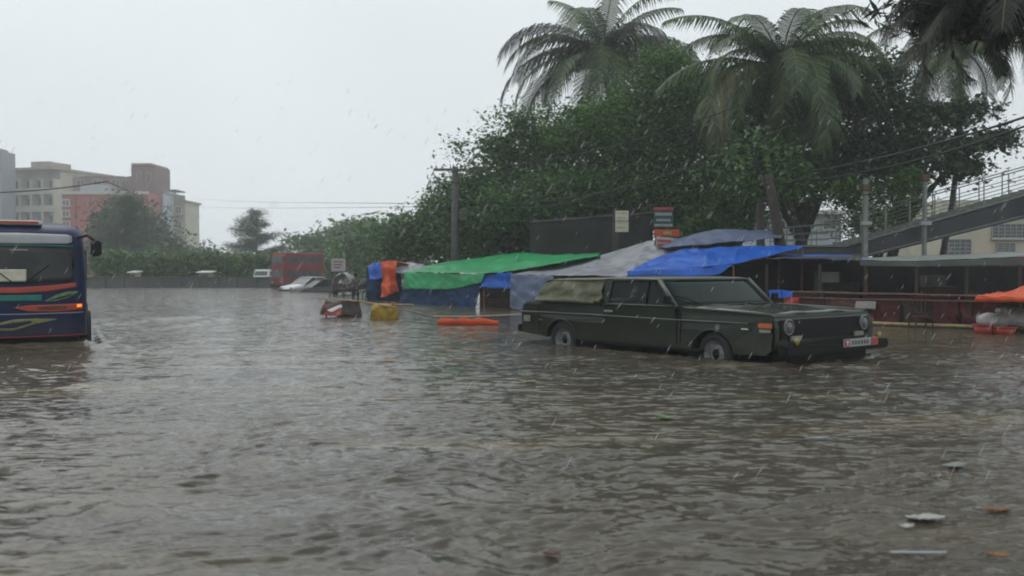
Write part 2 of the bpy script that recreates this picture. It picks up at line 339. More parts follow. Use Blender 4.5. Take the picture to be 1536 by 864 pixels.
# haze: the rain-filled air
hb = MB(); hb.box((0, 5, 23.9), (480, 480, 50.4)); hm = bpy.data.materials.new('haze'); hm.use_nodes = True; n = hm.node_tree; n.nodes.clear()
pv = n.nodes.new('ShaderNodeVolumePrincipled'); pv.inputs['Color'].default_value = (.93, .96, .98, 1); pv.inputs['Density'].default_value = .0015; pv.inputs['Anisotropy'].default_value = .2
oo = n.nodes.new('ShaderNodeOutputMaterial'); n.links.new(pv.outputs[0], oo.inputs['Volume'])
tag(hb.build('haze', hm), kind='stuff')

# ================================================================== VEGETATION
def leaf_mesh(name, C, size, m, parent, aspect=2.4, flat=.55, up=None, seed=1, droop=0., sf=None):
    """C: Nx3 centres (world). Each leaf a bent diamond of two triangles pairs"""
    r = np.random.default_rng(seed); n_ = len(C); o_ = np.array(parent.location)
    d = r.normal(size=(n_, 3)); d[:, 2] *= flat; d[:, 2] -= droop; d /= np.linalg.norm(d, axis=1)[:, None]
    u = r.normal(size=(n_, 3)); u[:, 2] += 1.2; s_ = np.cross(d, u); s_ /= np.linalg.norm(s_, axis=1)[:, None]
    L = size * .78 * r.uniform(.55, 1.4, n_)[:, None]
    if sf is not None: L = L * sf[:, None]
    W = L / aspect
    nn = np.cross(d, s_)
    a = C - d * L / 2; c = C + d * L / 2 - nn * L * .12; bq = C + s_ * W / 2; e = C - s_ * W / 2
    co = np.stack([a, bq, c, e], 1).reshape(-1, 3) - o_
    me = bpy.data.meshes.new(name); me.vertices.add(len(co)); me.vertices.foreach_set('co', co.astype(np.float32).ravel())
    me.loops.add(n_ * 4); me.loops.foreach_set('vertex_index', np.arange(n_ * 4, dtype=np.int32)); me.polygons.add(n_)
    me.polygons.foreach_set('loop_start', np.arange(0, n_ * 4, 4, dtype=np.int32)); me.polygons.foreach_set('loop_total', np.full(n_, 4, np.int32)); me.update(calc_edges=True)
    me.materials.append(m); ob = bpy.data.objects.new(name, me); COL.objects.link(ob); ob.parent = parent; return ob
def clump_pts(blobs, per, leaves, cr, seed, fl=.5):
    r = np.random.default_rng(seed); out = []
    for (c, rad) in blobs:
        k = max(14, int(per * 8.0 * (rad[0] * rad[2] + rad[0] * rad[1]) * .5))
        v = r.normal(size=(k, 3)); v /= np.linalg.norm(v, axis=1)[:, None]; v *= (r.uniform(.35, 1.0, k) ** .5)[:, None]
        # uneven outline
        v *= (1 + .22 * np.sin(v[:, 0] * 5 + seed) + .18 * np.sin(v[:, 2] * 7 + v[:, 1] * 4))[:, None]
        cc = np.array(c) + v * np.array(rad)
        q = r.normal(size=(k, leaves, 3)) * np.array([cr, cr, cr * fl]) * r.uniform(.5, 1.4, k)[:, None, None]
        q[:, :, 2] -= .15 * (q[:, :, 0] ** 2 + q[:, :, 1] ** 2) / max(cr, .1)
        out.append((cc[:, None, :] + q).reshape(-1, 3))
    return np.concatenate(out)
def tree(name, label, cat, base, blobs, m, per=4.5, leaves=34, cr=.55, size=.24, trunk_r=.25, group=None, seed=1, aspect=2.2, limb=True, droop=.1, flat=.55, core=.70):
    t = thing(name, label, cat, base, 0, group)
    r = random.Random(seed); mb = MB(); base = Vector(base)
    cz = min(c[2] for c, _ in blobs); cx = sum(c[0] for c, _ in blobs) / len(blobs); cy = sum(c[1] for c, _ in blobs) / len(blobs)
    fork = Vector((base.x * .6 + cx * .4, base.y * .6 + cy * .4, base.z + (cz - base.z) * .6))
    mid = (base + fork) / 2 + Vector((r.uniform(-.3, .3), 0, 0))
    mb.tube([base - Vector((0, 0, .3)), base + Vector((0, 0, .3)), mid, fork], [trunk_r * 1.3, trunk_r, trunk_r * .8, trunk_r * .62], 10)
    for c, rad in blobs:
        c = Vector(c); k = fork.lerp(c, .5) + Vector((r.uniform(-.4, .4), r.uniform(-.3, .3), r.uniform(-.1, .4)))
        mb.tube([fork - Vector((0, 0, .15)), k, c], [trunk_r * .5, trunk_r * .3, trunk_r * .12], 7)
        for q in range(4):
            e = c + Vector((r.uniform(-1, 1) * rad[0], r.uniform(-1, 1) * rad[1], r.uniform(-.6, 1) * rad[2])) * .8
            mb.tube([c.lerp(k, .2), c.lerp(e, .55) + Vector((0, 0, .1)), e], [trunk_r * .16, trunk_r * .09, .015], 5)
    mb.build('trunk', M['bark'], t, world=True, smooth=True)
    outer = clump_pts(blobs, per, leaves, cr, seed); inner = clump_pts([(c, tuple(q * core for q in rad)) for c, rad in blobs], per * .6, 16, cr * .6, seed + 500, .8)
    pts = np.concatenate([outer, inner]); sf = np.concatenate([np.ones(len(outer)), np.full(len(inner), 1.9)])
    leaf_mesh('crown', pts, size, m, t, seed=seed, aspect=aspect, droop=droop, flat=flat, sf=sf)
    return t
def blobs_px(lst, Y):
    """(px,py,rx_px,rz_px,dy) -> world blobs at depth Y+dy"""
    o_ = []
    for a in lst:
        px, py, rx, rz = a[:4]; d = Y + (a[4] if len(a) > 4 else 0); k = d / FPX
        o_.append((tuple(P(px, py, d)), (rx * k, max(rx, rz) * k * .75, rz * k)))
    return o_
# --- big trees behind the stalls
tree('banyan_tree', 'large dense dark tree rising behind the green tarpaulin stall', 'tree', tuple(P(800, 500, 44).xy) + (-.2,),
     blobs_px([(700, 300, 55, 45), (745, 250, 60, 60), (800, 205, 60, 55), (850, 250, 75, 75), (770, 320, 80, 55), (860, 320, 80, 45), (700, 345, 50, 40), (930, 235, 60, 75), (915, 178, 42, 30)], 44), M['leafA'], seed=11, trunk_r=.45, per=5, size=.26)
tree('broadleaf_tree', 'tall leafy tree between the two coconut palms', 'tree', tuple(P(1010, 500, 42).xy) + (-.2,),
     blobs_px([(960, 200, 60, 60), (1030, 180, 70, 75), (1000, 270, 90, 60), (930, 290, 70, 40), (1040, 140, 60, 42), (975, 150, 48, 36), (1000, 105, 52, 36), (1075, 130, 50, 40), (890, 185, 60, 38), (1090, 240, 70, 80), (1060, 310, 80, 35)], 41), M['leafB'], seed=12, trunk_r=.4, per=5, size=.24)
tree('broadleaf_tree', 'broad dark tree behind the foot of the stairway', 'tree', tuple(P(1200, 500, 40).xy) + (-.2,),
     blobs_px([(1140, 160, 70, 60), (1200, 130, 70, 60), (1260, 170, 75, 65), (1190, 220, 85, 60), (1280, 235, 70, 50), (1150, 260, 70, 30), (1135, 235, 50, 34, -7), (1165, 262, 55, 26, -7), (1270, 112, 52, 40), (1230, 90, 40, 30), (1230, 265, 60, 22)], 38), M['leafA'], seed=13, trunk_r=.4, per=5.2, size=.24)
tree('almond_tree', 'tree with layered sparse leaf pads above the stair railing at right', 'tree', tuple(P(1330, 500, 37).xy) + (-.2,),
     blobs_px([(1330, 150, 55, 22), (1380, 175, 60, 20), (1440, 165, 50, 12), (1350, 205, 60, 20), (1420, 215, 60, 14), (1490, 208, 45, 8), (1370, 245, 55, 16), (1440, 248, 42, 9), (1330, 105, 40, 22), (1320, 250, 40, 26)], 35), M['leafC'], seed=14, trunk_r=.28, per=5, leaves=30, cr=.42, size=.24, aspect=1.7, core=.45)
tree('young_tree', 'bright green young tree just behind the stair rails', 'tree', tuple(P(1320, 500, 34).xy) + (-.2,),
     blobs_px([(1290, 300, 42, 32), (1345, 300, 42, 32), (1310, 335, 55, 26), (1365, 270, 28, 20), (1265, 290, 24, 22)], 33), M['leafD'], seed=15, trunk_r=.12, per=9, leaves=26, cr=.3, size=.16)
tree('young_tree', 'low green tree above the grey tarpaulin, right of the stacked signboards', 'tree', tuple(P(1085, 500, 38).xy) + (-.2,),
     blobs_px([(1065, 325, 36, 22), (1105, 335, 40, 20), (1040, 345, 24, 16), (1085, 300, 30, 18)], 36), M['leafD'], seed=16, trunk_r=.12, per=9, leaves=26, cr=.3, size=.17)
tree('shade_tree', 'dark tree behind the electricity pole above the blue skirted stall', 'tree', tuple(P(690, 500, 52).xy) + (-.2,),
     blobs_px([(640, 345, 55, 32), (700, 310, 55, 45), (655, 305, 22, 12), (690, 365, 60, 25), (740, 355, 60, 35), (600, 372, 40, 22)], 50), M['leafA'], seed=17, trunk_r=.3, per=5, size=.28)
tree('shade_tree', 'dark understorey tree just behind the netting wall', 'tree', tuple(P(900, 500, 40).xy) + (-.2,),
     blobs_px([(780, 300, 50, 30), (850, 290, 60, 35), (920, 285, 60, 35), (980, 300, 50, 40), (1040, 290, 50, 35), (1110, 300, 40, 20)], 40), M['leafA'], seed=18, trunk_r=.2, per=6, leaves=36, size=.24)
# --- middle distance tree line
for i, (lab, Yd, bl, m) in enumerate((
    ('mid green spreading tree over the orange draped stall', 84, [(560, 360, 55, 28), (610, 350, 55, 26), (580, 385, 70, 22)], 'leafB'),
    ('low spreading tree right above the red double decker bus', 125, [(470, 365, 40, 16), (515, 355, 45, 22), (490, 385, 50, 16), (545, 348, 30, 18)], 'leafB'),
    ('dark flat topped tree behind the small white notice board', 104, [(530, 385, 50, 25), (580, 390, 45, 22), (500, 395, 30, 16)], 'leafA'),
    ('distant grey green tree left of the double decker bus', 150, [(300, 395, 40, 18), (340, 398, 35, 18), (265, 388, 30, 20)], 'leafC'),
    ('tall dark tree in front of the red walled building, nearest the bus mirror', 118, [(165, 335, 34, 35), (195, 320, 40, 35), (210, 355, 42, 35), (170, 370, 35, 32), (235, 375, 35, 30)], 'leafC'),
    ('round dark tree under the tan corner block', 110, [(255, 385, 40, 22), (300, 390, 38, 22), (330, 400, 30, 14), (225, 395, 35, 20)], 'leafC'))):
    b_ = blobs_px(bl, Yd); c0 = b_[-1][0]
    tree('roadside_tree', lab, 'tree', (c0[0], c0[1], -.2), b_, M[m], per=.55, leaves=40, cr=1.3, size=.75, trunk_r=.45, seed=30 + i, group='trees along the far side')
# casuarina: layered feathery grey tree
def casuarina(px, Y, top, bot, wpx, label, seed):
    base = P(px, 420, Y); base.z = -.2; t = thing('casuarina_tree', label, 'tree', base); r = random.Random(seed); k = Y / FPX
    zt = P(px, top, Y).z; zb = P(px, bot, Y).z; mb = MB(); pts = []
    mb.tube([base, (base.x, base.y, zb), (base.x, base.y, zt)], [.3, .22, .03], 8)
    for i in range(64):
        f = (i + .5) / 64; z = zb + (zt - zb) * f; L = wpx * k * (1 - f) ** .75 * r.uniform(.55, 1.1) + .3; a = r.uniform(0, 6.28)
        e = Vector((math.cos(a) * L, math.sin(a) * L, L * .12 + r.uniform(-.2, .5))); s0 = Vector((base.x, base.y, z))
        mb.tube([s0, s0 + e * .5 + Vector((0, 0, .15)), s0 + e], [.05, .03, .01], 4)
        for q in range(int(110 * L) + 40):
            g = r.random() ** .7; c = s0 + e * g + Vector((r.gauss(0, .38), r.gauss(0, .38), r.gauss(0, .22) - .1)); pts.append(c)
    mb.build('trunk', M['bark'], t, world=True, smooth=True)
    leaf_mesh('crown', np.array([tuple(p) for p in pts]), .5, M['leafC'], t, aspect=7, flat=.25, droop=.15, seed=seed)
casuarina(385, 120, 316, 412, 66, 'feathery grey conifer like tree standing alone above the far road', 5)
casuarina(190, 100, 292, 400, 62, 'dark conical tree in front of the red wall of the far building', 6)
# hedge bushes on the far side, left
hx = [150, 178, 205, 232, 262, 290, 318, 345, 372, 400]
hl = ['next to the bus mirror', 'second along from the bus mirror', 'third along from the bus mirror', 'below the conical tree', 'under the white roofed kiosk gap', 'between the two round trees', 'left of the kiosk', 'right of the kiosk', 'below the feathery tree', 'beside the white van']
for i, x in enumerate(hx):
    Yh = 71 + i * 1.1; b_ = blobs_px([(x, 395 + random.uniform(-4, 4), 20, 16), (x + 10, 404, 18, 10)], Yh)
    tree('bush', 'rounded green bush behind the low kerb wall, ' + hl[i], 'bush', (b_[0][0][0], b_[0][0][1], -.2), b_, M['leafB' if i % 3 else 'leafD'], per=2.5, leaves=34, cr=.45, size=.34, trunk_r=.07, seed=60 + i, group='bushes along the far kerb wall')

# --- coconut palms
def frond_mesh(r, az, el, L, bend, wind):
    """returns stem MB and leaflets verts/faces"""
    st = MB(); lf = MB(); n_ = 22; p = Vector((0, 0, 0)); pts = [p.copy()]; e = el; a = az; tw = r.uniform(-.5, .5); dirs = []
    for i in range(n_):
        d = Vector((math.cos(a) * math.cos(e), math.sin(a) * math.cos(e), math.sin(e))) + wind * (i / n_) * .6; d.normalize(); dirs.append(d)
        p = p + d * (L / n_); pts.append(p.copy()); e -= bend / n_ * (1.0 + .8 * i / n_)
    st.tube(pts, [.035 * (1 - i / (n_ + 2)) + .006 for i in range(n_ + 1)], 5)
    for i in range(2, int(n_ * 2.8)):
        f = i / (n_ * 2.8); k = min(int(f * n_), n_ - 1); q = pts[k].lerp(pts[k + 1], f * n_ - k); d = dirs[k]
        side = d.cross(Vector((0, 0, 1))).normalized(); up = side.cross(d)
        ll = L * .25 * r.uniform(.85, 1.1) * (math.sin(math.pi * min(1, (f * .88 + .10))) ** .55) * r.uniform(.82, 1.1)
        for s_ in (-1, 1):
            o = (side * s_ * .8 + d * .62 + up * (.20 + tw * s_ * .4)).normalized()
            w_ = .0062 * L; a0 = q; a1 = q + o * ll * .5 + Vector((0, 0, -.16 * ll)) + wind * ll * .1; a2 = q + o * ll * .86 + Vector((0, 0, -.72 * ll)) + wind * ll * .25
            wd = d * w_
            lf.add([a0 - wd, a0 + wd, a1 + wd, a1 - wd, a2], [(0, 1, 2, 3), (3, 2, 4)])
    return st, lf
def palm(label, base, top, L, n_, seed, mats, wind=(.0, 0, 0), lean=.3, specials=(), skirt=0, r0=.16):
    t = thing('coconut_palm', label, 'palm tree', base); r = random.Random(seed); top = Vector(top); base = Vector(base); wind = Vector(wind)
    rel = top - base; pts = [rel * (i / 10) + Vector((math.sin(i / 10 * math.pi) * lean, 0, 0)) for i in range(11)]; pts[0].z -= .2
    MB().tube(pts, [r0 * (1.35 if i == 0 else 1 - .035 * i) for i in range(11)], 10).build('trunk', M['palmbark'], t, smooth=True)
    cm = MB()
    for i in range(7):
        a = i * .9; cm.lathe([(.01, -.14), (.10, -.08), (.13, 0), (.10, .09), (.01, .13)], tuple(rel + Vector((math.cos(a) * .22, math.sin(a) * .22, -.22 - .08 * (i % 2)))), 'z', 8)
    cm.build('coconut_cluster', M['leafB'], t, smooth=True)
    for i in range(n_ + len(specials)):
        if i < n_:
            az = i * 2.399 + r.uniform(-.2, .2); q = i / n_; el = 1.35 - 1.55 * q + r.uniform(-.15, .15); bd = r.uniform(.8, 1.9) + q * .4; ln = L * r.uniform(.78, 1.12); m = mats[0] if r.random() > .25 else mats[1]
        else: az, el, bd, ln, m = specials[i - n_]
        st, lf = frond_mesh(r, az, el, ln, bd, wind)
        o = st.build('frond', M['rachis'], t, smooth=True); o.location = rel
        l_ = lf.build('leaflets', M[m], o)
    for i in range(skirt):
        az = r.uniform(0, 6.28); st, lf = frond_mesh(r, az, r.uniform(-.9, -.3), L * r.uniform(.5, .75), r.uniform(.5, .9), wind)
        o = st.build('frond', M['rachis'], t, smooth=True); o.location = rel; o['label'] = 'dead hanging frond'; lf.build('leaflets', M['palmdark'], o)
    return t
b0 = P(935, 500, 48); palm('tall coconut palm at left with spread crown above the tarpaulins', (b0.x, 48, -.2), P(903, 92, 48), 6.7, 30, 3, ('palmleaf', 'palmdark'), wind=(-.12, 0, -.05),
     specials=((math.pi * .97, .95, 1.7, 6.4, 'palmleaf'), (math.pi * 1.03, .35, 1.5, 6.2, 'palmleaf'), (math.pi * .93, .1, 1.3, 5.6, 'palmdark'), (.1, .8, 1.4, 6.4, 'palmleaf')), lean=.5, r0=.22)
b0 = P(1150, 500, 34); palm('coconut palm in the middle with one pale yellowing frond arching down', (b0.x, 34, -.2), P(1172, 108, 34), 4.8, 32, 4, ('palmleaf', 'palmleaf'), wind=(-.05, 0, 0),
     specials=((math.pi * 1.13, .42, 2.2, 5.6, 'palmyellow'), (math.pi * 1.12, .8, 2.0, 4.6, 'palmleaf'), (-.1, .9, 1.5, 4.8, 'palmleaf'), (.2, .3, 1.5, 4.8, 'palmdark')), lean=-.5, r0=.17)
b0 = P(1395, 500, 36); palm('coconut palm further right whose crown droops over the almond tree', (b0.x, 36, -.2), P(1440, 75, 36), 3.6, 30, 8, ('palmleaf', 'palmyellow'), wind=(-.05, 0, -.1), lean=.4, r0=.13)
b0 = P(1575, 500, 15); palm('near coconut palm at the top right corner with dark hanging dead fronds', (b0.x, 15, -.2), P(1545, -35, 15), 2.7, 24, 21, ('palmdark', 'palmdark'), wind=(-.05, 0, -.05), skirt=16,
     specials=((math.pi, .15, 1.0, 2.9, 'palmdark'), (math.pi * .95, .5, 1.5, 2.9, 'palmdark'), (math.pi * 1.1, .0, .9, 2.6, 'palmdark'), (math.pi * 1.02, -.1, .9, 2.8, 'palmdark')), r0=.13, lean=.1)
t = bpy.data.objects[[o.name for o in COL.objects if o.name.startswith('coconut_palm')][-1]]
rr = np.random.default_rng(4); c0 = np.array(P(1480, 2, 15)); q = rr.normal(size=(4200, 3)) * np.array([.60, .5, .17]) + c0; q[:, 2] -= .25 * rr.random(4200) ** 2
leaf_mesh('dead_leaf_skirt', q, .42, M['palmdark'], t, aspect=6, flat=.5, droop=.5, seed=9)
# ================================================================== FAR WALL, BUILDINGS
def box3(px0, px1, py0, py1, Y, dep):
    """front face rectangle in photo pixels at depth Y, extended back by dep -> centre,size"""
    a = P(px0, py1, Y); b = P(px1, py0, Y); return ((a.x + b.x) / 2, Y + dep / 2, (a.z + b.z) / 2), (b.x - a.x, dep, b.z - a.z)
def wx(px, Y): return P(px, 400, Y).x
def wz(py, Y): return P(768, py, Y).z
# low kerb wall on the far left
t = thing('barrier_wall', 'low dark wet concrete wall along the far left edge of the flooded road', 'wall', (wx(290, 66), 66, 0))
m = MB(); a, b = wx(-420, 66), wx(425, 66)
m.box(((a + b) / 2, 66, .2), (b - a, .35, .95)); m.build('wall_panel', M['barrier'], t, world=True, bevel=.03)
m = MB(); m.box(((a + b) / 2, 66, .715), (b - a, .5, .08)); m.build('coping', M['pole'], t, world=True, bevel=.02)
for i in range(30):
    x = a + (b - a) * (i + .5) / 30; MB().box((x, 65.78, .28), (.22, .1, .78)).build('pier', M['barrier'], t, world=True)

def building(label, px0, px1, top, Y, dep, wall, rz=0, name='apartment_building', F=1.85):
    t = thing(name, label, 'building', ((wx(px0, Y) + wx(px1, Y)) / 2 * F, Y * F, -.3), rz); W = wx(px1, Y) - wx(px0, Y); H = (wz(top, Y * F) + .3) / F; t.scale = (F, F, F)
    MB().box((0, dep / 2, H / 2), (W, dep, H)).build('wall', M[wall], t, bevel=.03); return t, W, H
def windows(t, xs, zs, w_, h_, y=0., frame='slab', m='window', sill=True):
    for z in zs:
        for x in xs:
            o = MB().box((x, y - .01, z), (w_, .14, h_)).build('window', M[m], t)
            f = MB(); f.box((x - w_ / 2, y - .07, z), (.1, .1, h_ + .2)); f.box((x + w_ / 2, y - .07, z), (.1, .1, h_ + .2)); f.box((x, y - .07, z + h_ / 2 + .04), (w_ - .1, .1, .12)); f.box((x, y - .07, z), (.07, .08, h_)); f.build('frame', M[frame], o)
            if sill: MB().box((x, y - .15, z - h_ / 2 - .06), (w_ + .3, .3, .12)).build('sill', M[frame], o)
# grey tower at the left edge
t, W, H = building('blue grey clad tower cut by the left edge of the picture', -190, 4, 226, 105, 3, 'wall_grey')
for i in range(8): MB().box((0, -.06, 1.5 + i * 2.0), (W, .1, .12)).build('cladding_joint', M['slab'], t)
windows(t, [-3, 0, 3], [9.4, 12.2, 14], 1.6, 1.1, frame='wall_grey')
MB().box((0, 1.5, H + .2), (W * .9, 2.6, .4)).build('parapet', M['wall_grey'], t)
# cream slab block with balconies
t, W, H = building('stained cream block of flats with long shadowed balconies beside the grey tower', 18, 98, 256, 112, 9, 'wall_cream2', rz=R(-14))
for k in range(5):
    z = H - 2.0 - k * 2.15
    MB().box((0, .0 - .6, z - .95), (W, 1.2, .2)).build('balcony_slab', M['slab'], t)
    MB().box((0, -1.15, z - .55), (W, .1, .6)).build('balcony_parapet', M['wall_cream'], t)
    for i in range(4): MB().box((-W / 2 + W * (i + .5) / 4, -.04, z + .05), (W / 4 * .78, .16, 1.35)).build('window', M['window'], t)
for i in range(5): MB().box((-W / 2 + W * i / 4, -.6, H / 2 - .6), (.28, 1.16, H - 1.2)).build('column', M['wall_cream'], t)
MB().box((0, 5.2, H + .1), (W + .6, 13.2, .3)).build('roof_slab', M['wall_tan'], t)
MB().box((-W * .22, 4, H + .8), (2.6, 4, 1.2)).build('stair_house', M['wall_tan'], t)
# red fronted building
t, W, H = building('wide building with bright red front and plum brick storeys above', 94, 222, 288, 100, 8, 'wall_red')
MB().box((0, -.08, H - .1), (W + .3, .3, .34)).build('cornice', M['slab'], t)
for i in range(1, 6): MB().box((-W / 2 + W * i / 6, -.05, H / 2), (.07, .06, H - .6)).build('panel_joint', M['maroon'], t)
MB().box((-W * .14, 2.2, H + .45), (W * .34, 3.4, .85)).build('white_band', M['wall_white'], t)
MB().box((-W * .05, 5, H + .95), (W * .9, 5, 1.9)).build('upper_storey', M['wall_plum'], t)
for i in range(6): MB().box((-W * .42 + i * 1.35, 5, H + 2.05), (.9, 2.5, .14)).build('roof_coping', M['pole'], t)
o = MB().box((W * .36, 4.4, H + 1.6), (W * .28, 4.6, 3.15)).build('stair_tower', M['wall_plum'], t)
MB().box((W * .35, 4.4, H + 3.3), (W * .24, 5, .22)).build('roof_slab', M['wall_tan'], o)
windows(t, [W * .32, W * .43], [H + 1.9], .5, .9, y=2.08, frame='wall_tan', sill=False)
windows(t, [-W * .4, -W * .2, W * .02, W * .14], [H + 1.25], .9, .6, y=2.48, frame='wall_tan', sill=False)
windows(t, [-W * .45], [H - 1.2, H - 2.4, H - 3.6], .8, .6, frame='slab')
# narrow white block and tan block
t, W, H = building('narrow white and pale blue building squeezed against the red one', 228, 246, 290, 104, 5, 'wall_white')
windows(t, [-.3, .35], [H - 1, H - 2.3, H - 3.6, H - 4.9], .45, .9, frame='wall_grey', sill=False)
MB().box((0, 2.5, H + .12), (W + .2, 5.3, .24)).build('roof_slab', M['wall_grey'], t)
t, W, H = building('tan corner block with cream side standing at the right end of the row', 246, 278, 303, 108, 5, 'wall_cream')
MB().box((W * .30, -.25, H / 2 + .3), (W * .42, .7, H + .9)).build('front_bay', M['wall_tan'], t)
MB().box((0, 2.5, H + .1), (W + .4, 5.6, .22)).build('roof_slab', M['wall_tan'], t)
m = MB()
for x in (-W * .4, -W * .1): m.box((x, 1, H + .75), (.16, .16, 1.2))
m.build('roof_post', M['wall_tan'], t); MB().box((-W * .2, 1.6, H + 1.42), (W * .6, 3, .16)).build('roof_canopy', M['wall_plum'], t)
windows(t, [-W * .32, -W * .08], [H - 1.2, H - 2.9, H - 4.6], .55, .9, frame='slab'); windows(t, [W * .3], [H - 1, H - 2.7, H - 4.4], .7, .8, y=-.6, frame='wall_cream')
# buildings behind the stair on the right
t, W, H = building('cream plastered building with barred window bands behind the stair girder', 1412, 1640, 300, 62, 12, 'wall_cream', name='low_building', F=1)
kx = 62 / FPX
def on(px, py): return (wx(px, 62) - t.location.x, wz(py, 62) + .3)
for (a, b, c, d) in ((1413, 1455, 359, 383), (1487, 1540, 336, 357), (1494, 1521, 365, 378), (1560, 1600, 360, 380)):
    x0, z1 = on(a, c); x1, z0 = on(b, d); o = MB().box(((x0 + x1) / 2, -.02, (z0 + z1) / 2), (x1 - x0, .1, z1 - z0)).build('window', M['window'], t)
    f = MB(); n_ = max(2, int((x1 - x0) / .35))
    for i in range(n_ + 1): f.box((x0 + (x1 - x0) * i / n_, -.1, (z0 + z1) / 2), (.035, .05, z1 - z0))
    for i in range(5): f.box(((x0 + x1) / 2, -.13, z0 + (z1 - z0) * i / 4), (x1 - x0, .04, .035))
    f.build('grille', M['greypanel'], o); MB().box(((x0 + x1) / 2, -.16, z0 - .07), (x1 - x0 + .2, .26, .1)).build('sill', M['slab'], o)
x0, z0 = on(1455, 386); MB().box((x0 + 2, -.5, z0), (4.6, .9, .12)).build('canopy', M['busred'], t)
MB().box((0, -.12, H - 1.1), (W, .2, .2)).build('string_course', M['slab'], t)
t, W, H = building('pale low building glimpsed between the trunk and the stair rails', 1125, 1262, 322, 66, 10, 'wall_white', name='low_building', F=1)
MB().box((0, 4.6, H + .14), (W + .8, 11, .28)).build('roof_slab', M['slab'], t)
windows(t, [-2.4, -.8, .9, 2.4], [H - .75], .9, .6, frame='slab')

# ================================================================== STREET FURNITURE, STAIR
M['rust_orange'] = mat('faded_orange', (.12, .05, .03), .7, .3, 5)
# electricity pole
pb = G(690, 462); Yp = 40.5
t = thing('electricity_pole', 'tall dark electricity pole with a single crossarm beside the green tarpaulin', 'utility pole', (wx(691, Yp), Yp, -.25))
zt = wz(250, Yp) + .25; MB().tube([(0, 0, 0), (0, 0, zt * .5), (0, 0, zt)], [.21, .18, .13], 12).build('pole_shaft', M['pole'], t, smooth=True)
k = Yp / FPX
MB().box((0, -.12, wz(255, Yp) + .25), (80 * k, .09, .11)).build('crossarm', M['pole'], t); t.children[-1].location.x = -8 * k
for px in (648, 655, 664, 704): 
    MB().lathe([(0, 0), (.05, .0), (.05, .05), (.03, .07), (.05, .1), (0, .14)], ((px - 691) * k, -.12, wz(255, Yp) + .31), 'z', 10).build('insulator', M['greypanel'], t)
MB().tube([((650 - 691) * k, -.12, wz(257, Yp) + .25), ((654 - 691) * k, -.2, wz(268, Yp) + .25), ((690 - 691) * k, -.12, wz(276, Yp) + .25)], .018, 6).build('stay_wire', M['wire'], t)
MB().box((.14, -.1, wz(322, Yp) + .25), (.35, .25, .55)).build('fuse_box', M['pole'], t, bevel=.02)
for z in (wz(300, Yp), wz(345, Yp)): MB().lathe([(.125, -.04), (.14, 0), (.125, .04)], (0, 0, z + .25), 'z', 12).build('clamp_band', M['rail'], t)
# second pole, leaning dark post right of the blue tarp, and grey lamp-less posts by the stair
Yq = 29
t = thing('leaning_post', 'thick dark leaning post standing behind the tip of the bright blue tarpaulin', 'post', (wx(1172, Yq), Yq, -.25))
MB().tube([(0, 0, 0), ((1170 - 1172) * Yq / FPX, 0, wz(368, Yq) + .25), ((1157 - 1172) * Yq / FPX, 0, wz(290, Yq) + .25), ((1152 - 1172) * Yq / FPX, 0, wz(262, Yq) + .25)], [.2, .18, .15, .12], 10).build('post_shaft', M['bark'], t, smooth=True)
MB().tube([((1157 - 1172) * Yq / FPX, 0, wz(290, Yq) + .25), ((1140 - 1172) * Yq / FPX, .1, wz(262, Yq) + .25)], [.09, .05], 8).build('fork', M['bark'], t, smooth=True)
for px, top, lab in ((1297, 268, 'pale grey square post with an orange lamp head left of the stair rails'), (1386, 262, 'grey post with orange box rising out of the stair railing')):
    Yk = 29.6; t = thing('lamp_post', lab, 'post', (wx(px, Yk), Yk, -.25)); z1 = wz(top, Yk) + .25
    MB().box((0, 0, z1 / 2), (.16 if px < 1300 else .1, .16, z1)).build('post_shaft', M['tread'], t, bevel=.015)
    MB().box((0, -.02, z1 - .1 if px > 1300 else z1 - .3), (.27, .22, .22), taper=.85).build('orange_box', M['rust_orange'], t, bevel=.03)
    MB().box((0, -.1, wz(335, Yk) + .25), (.34, .1, .12)).build('bracket', M['greypanel'], t)

# footbridge stairway
Ys = 30.0; ks = Ys / FPX
t = thing('footbridge_stair', 'long steel stairway with thin railings climbing out of the picture at right', 'footbridge', (wx(1256, Ys), Ys, -.25))
def sp_(px, py, dy=0): p = P(px, py, Ys); return Vector((p.x, Ys + dy, p.z))
slope = (293.4 - 369.6) / (1536 - 1268)
def topy(px): return 369.6 + max(0, px - 1268) * slope
XR = 1800
def boty(px): return 383.5 + (0 if px < 1300 else (px - 1300) * (325 - 383.5) / (1536 - 1300))
for dy in (0, 1.9):
    pl = [(1176, topy(1176)), (1268, topy(1268)), (XR, topy(XR)), (XR, boty(XR)), (1300, boty(1300)), (1176, 382.5)]
    m = MB(); m.prism([(P(a, b, Ys).x, P(a, b, Ys).z) for a, b in pl], Ys + dy, Ys + dy + .08); m.build('stringer', M['girder'], t, world=True)
    m = MB()
    for (x0, x1) in ((1176, 1268), (1268, XR)): m.tube([sp_(x0, topy(x0) + .5, dy), sp_(x1, topy(x1) + .5, dy)], .06, 4)
    for (x0, x1) in ((1176, 1300), (1300, XR)): m.tube([sp_(x0, boty(x0), dy), sp_(x1, boty(x1), dy)], .055, 4)
    m.build('flange', M['rail'], t, world=True)
    # railings
    for h in (38, 24, 13):
        m = MB(); m.tube([sp_(1176, 369.6 - h * .75, dy), sp_(1268, 369.6 - h * .95, dy), sp_(1400, topy(1400) - h * 1.05, dy), sp_(XR, topy(XR) - h, dy)], .015 if h < 30 else .022, 6); m.build('handrail', M['rail'], t, world=True)
    for i in range(17):
        px = 1180 + i * 37; h = 40 if px > 1260 else 30; m = MB(); m.tube([sp_(px, topy(px) + 3, dy + .001), sp_(px, topy(px) - h, dy + .001)], .02, 6); m.build('baluster', M['tread'], t, world=True)
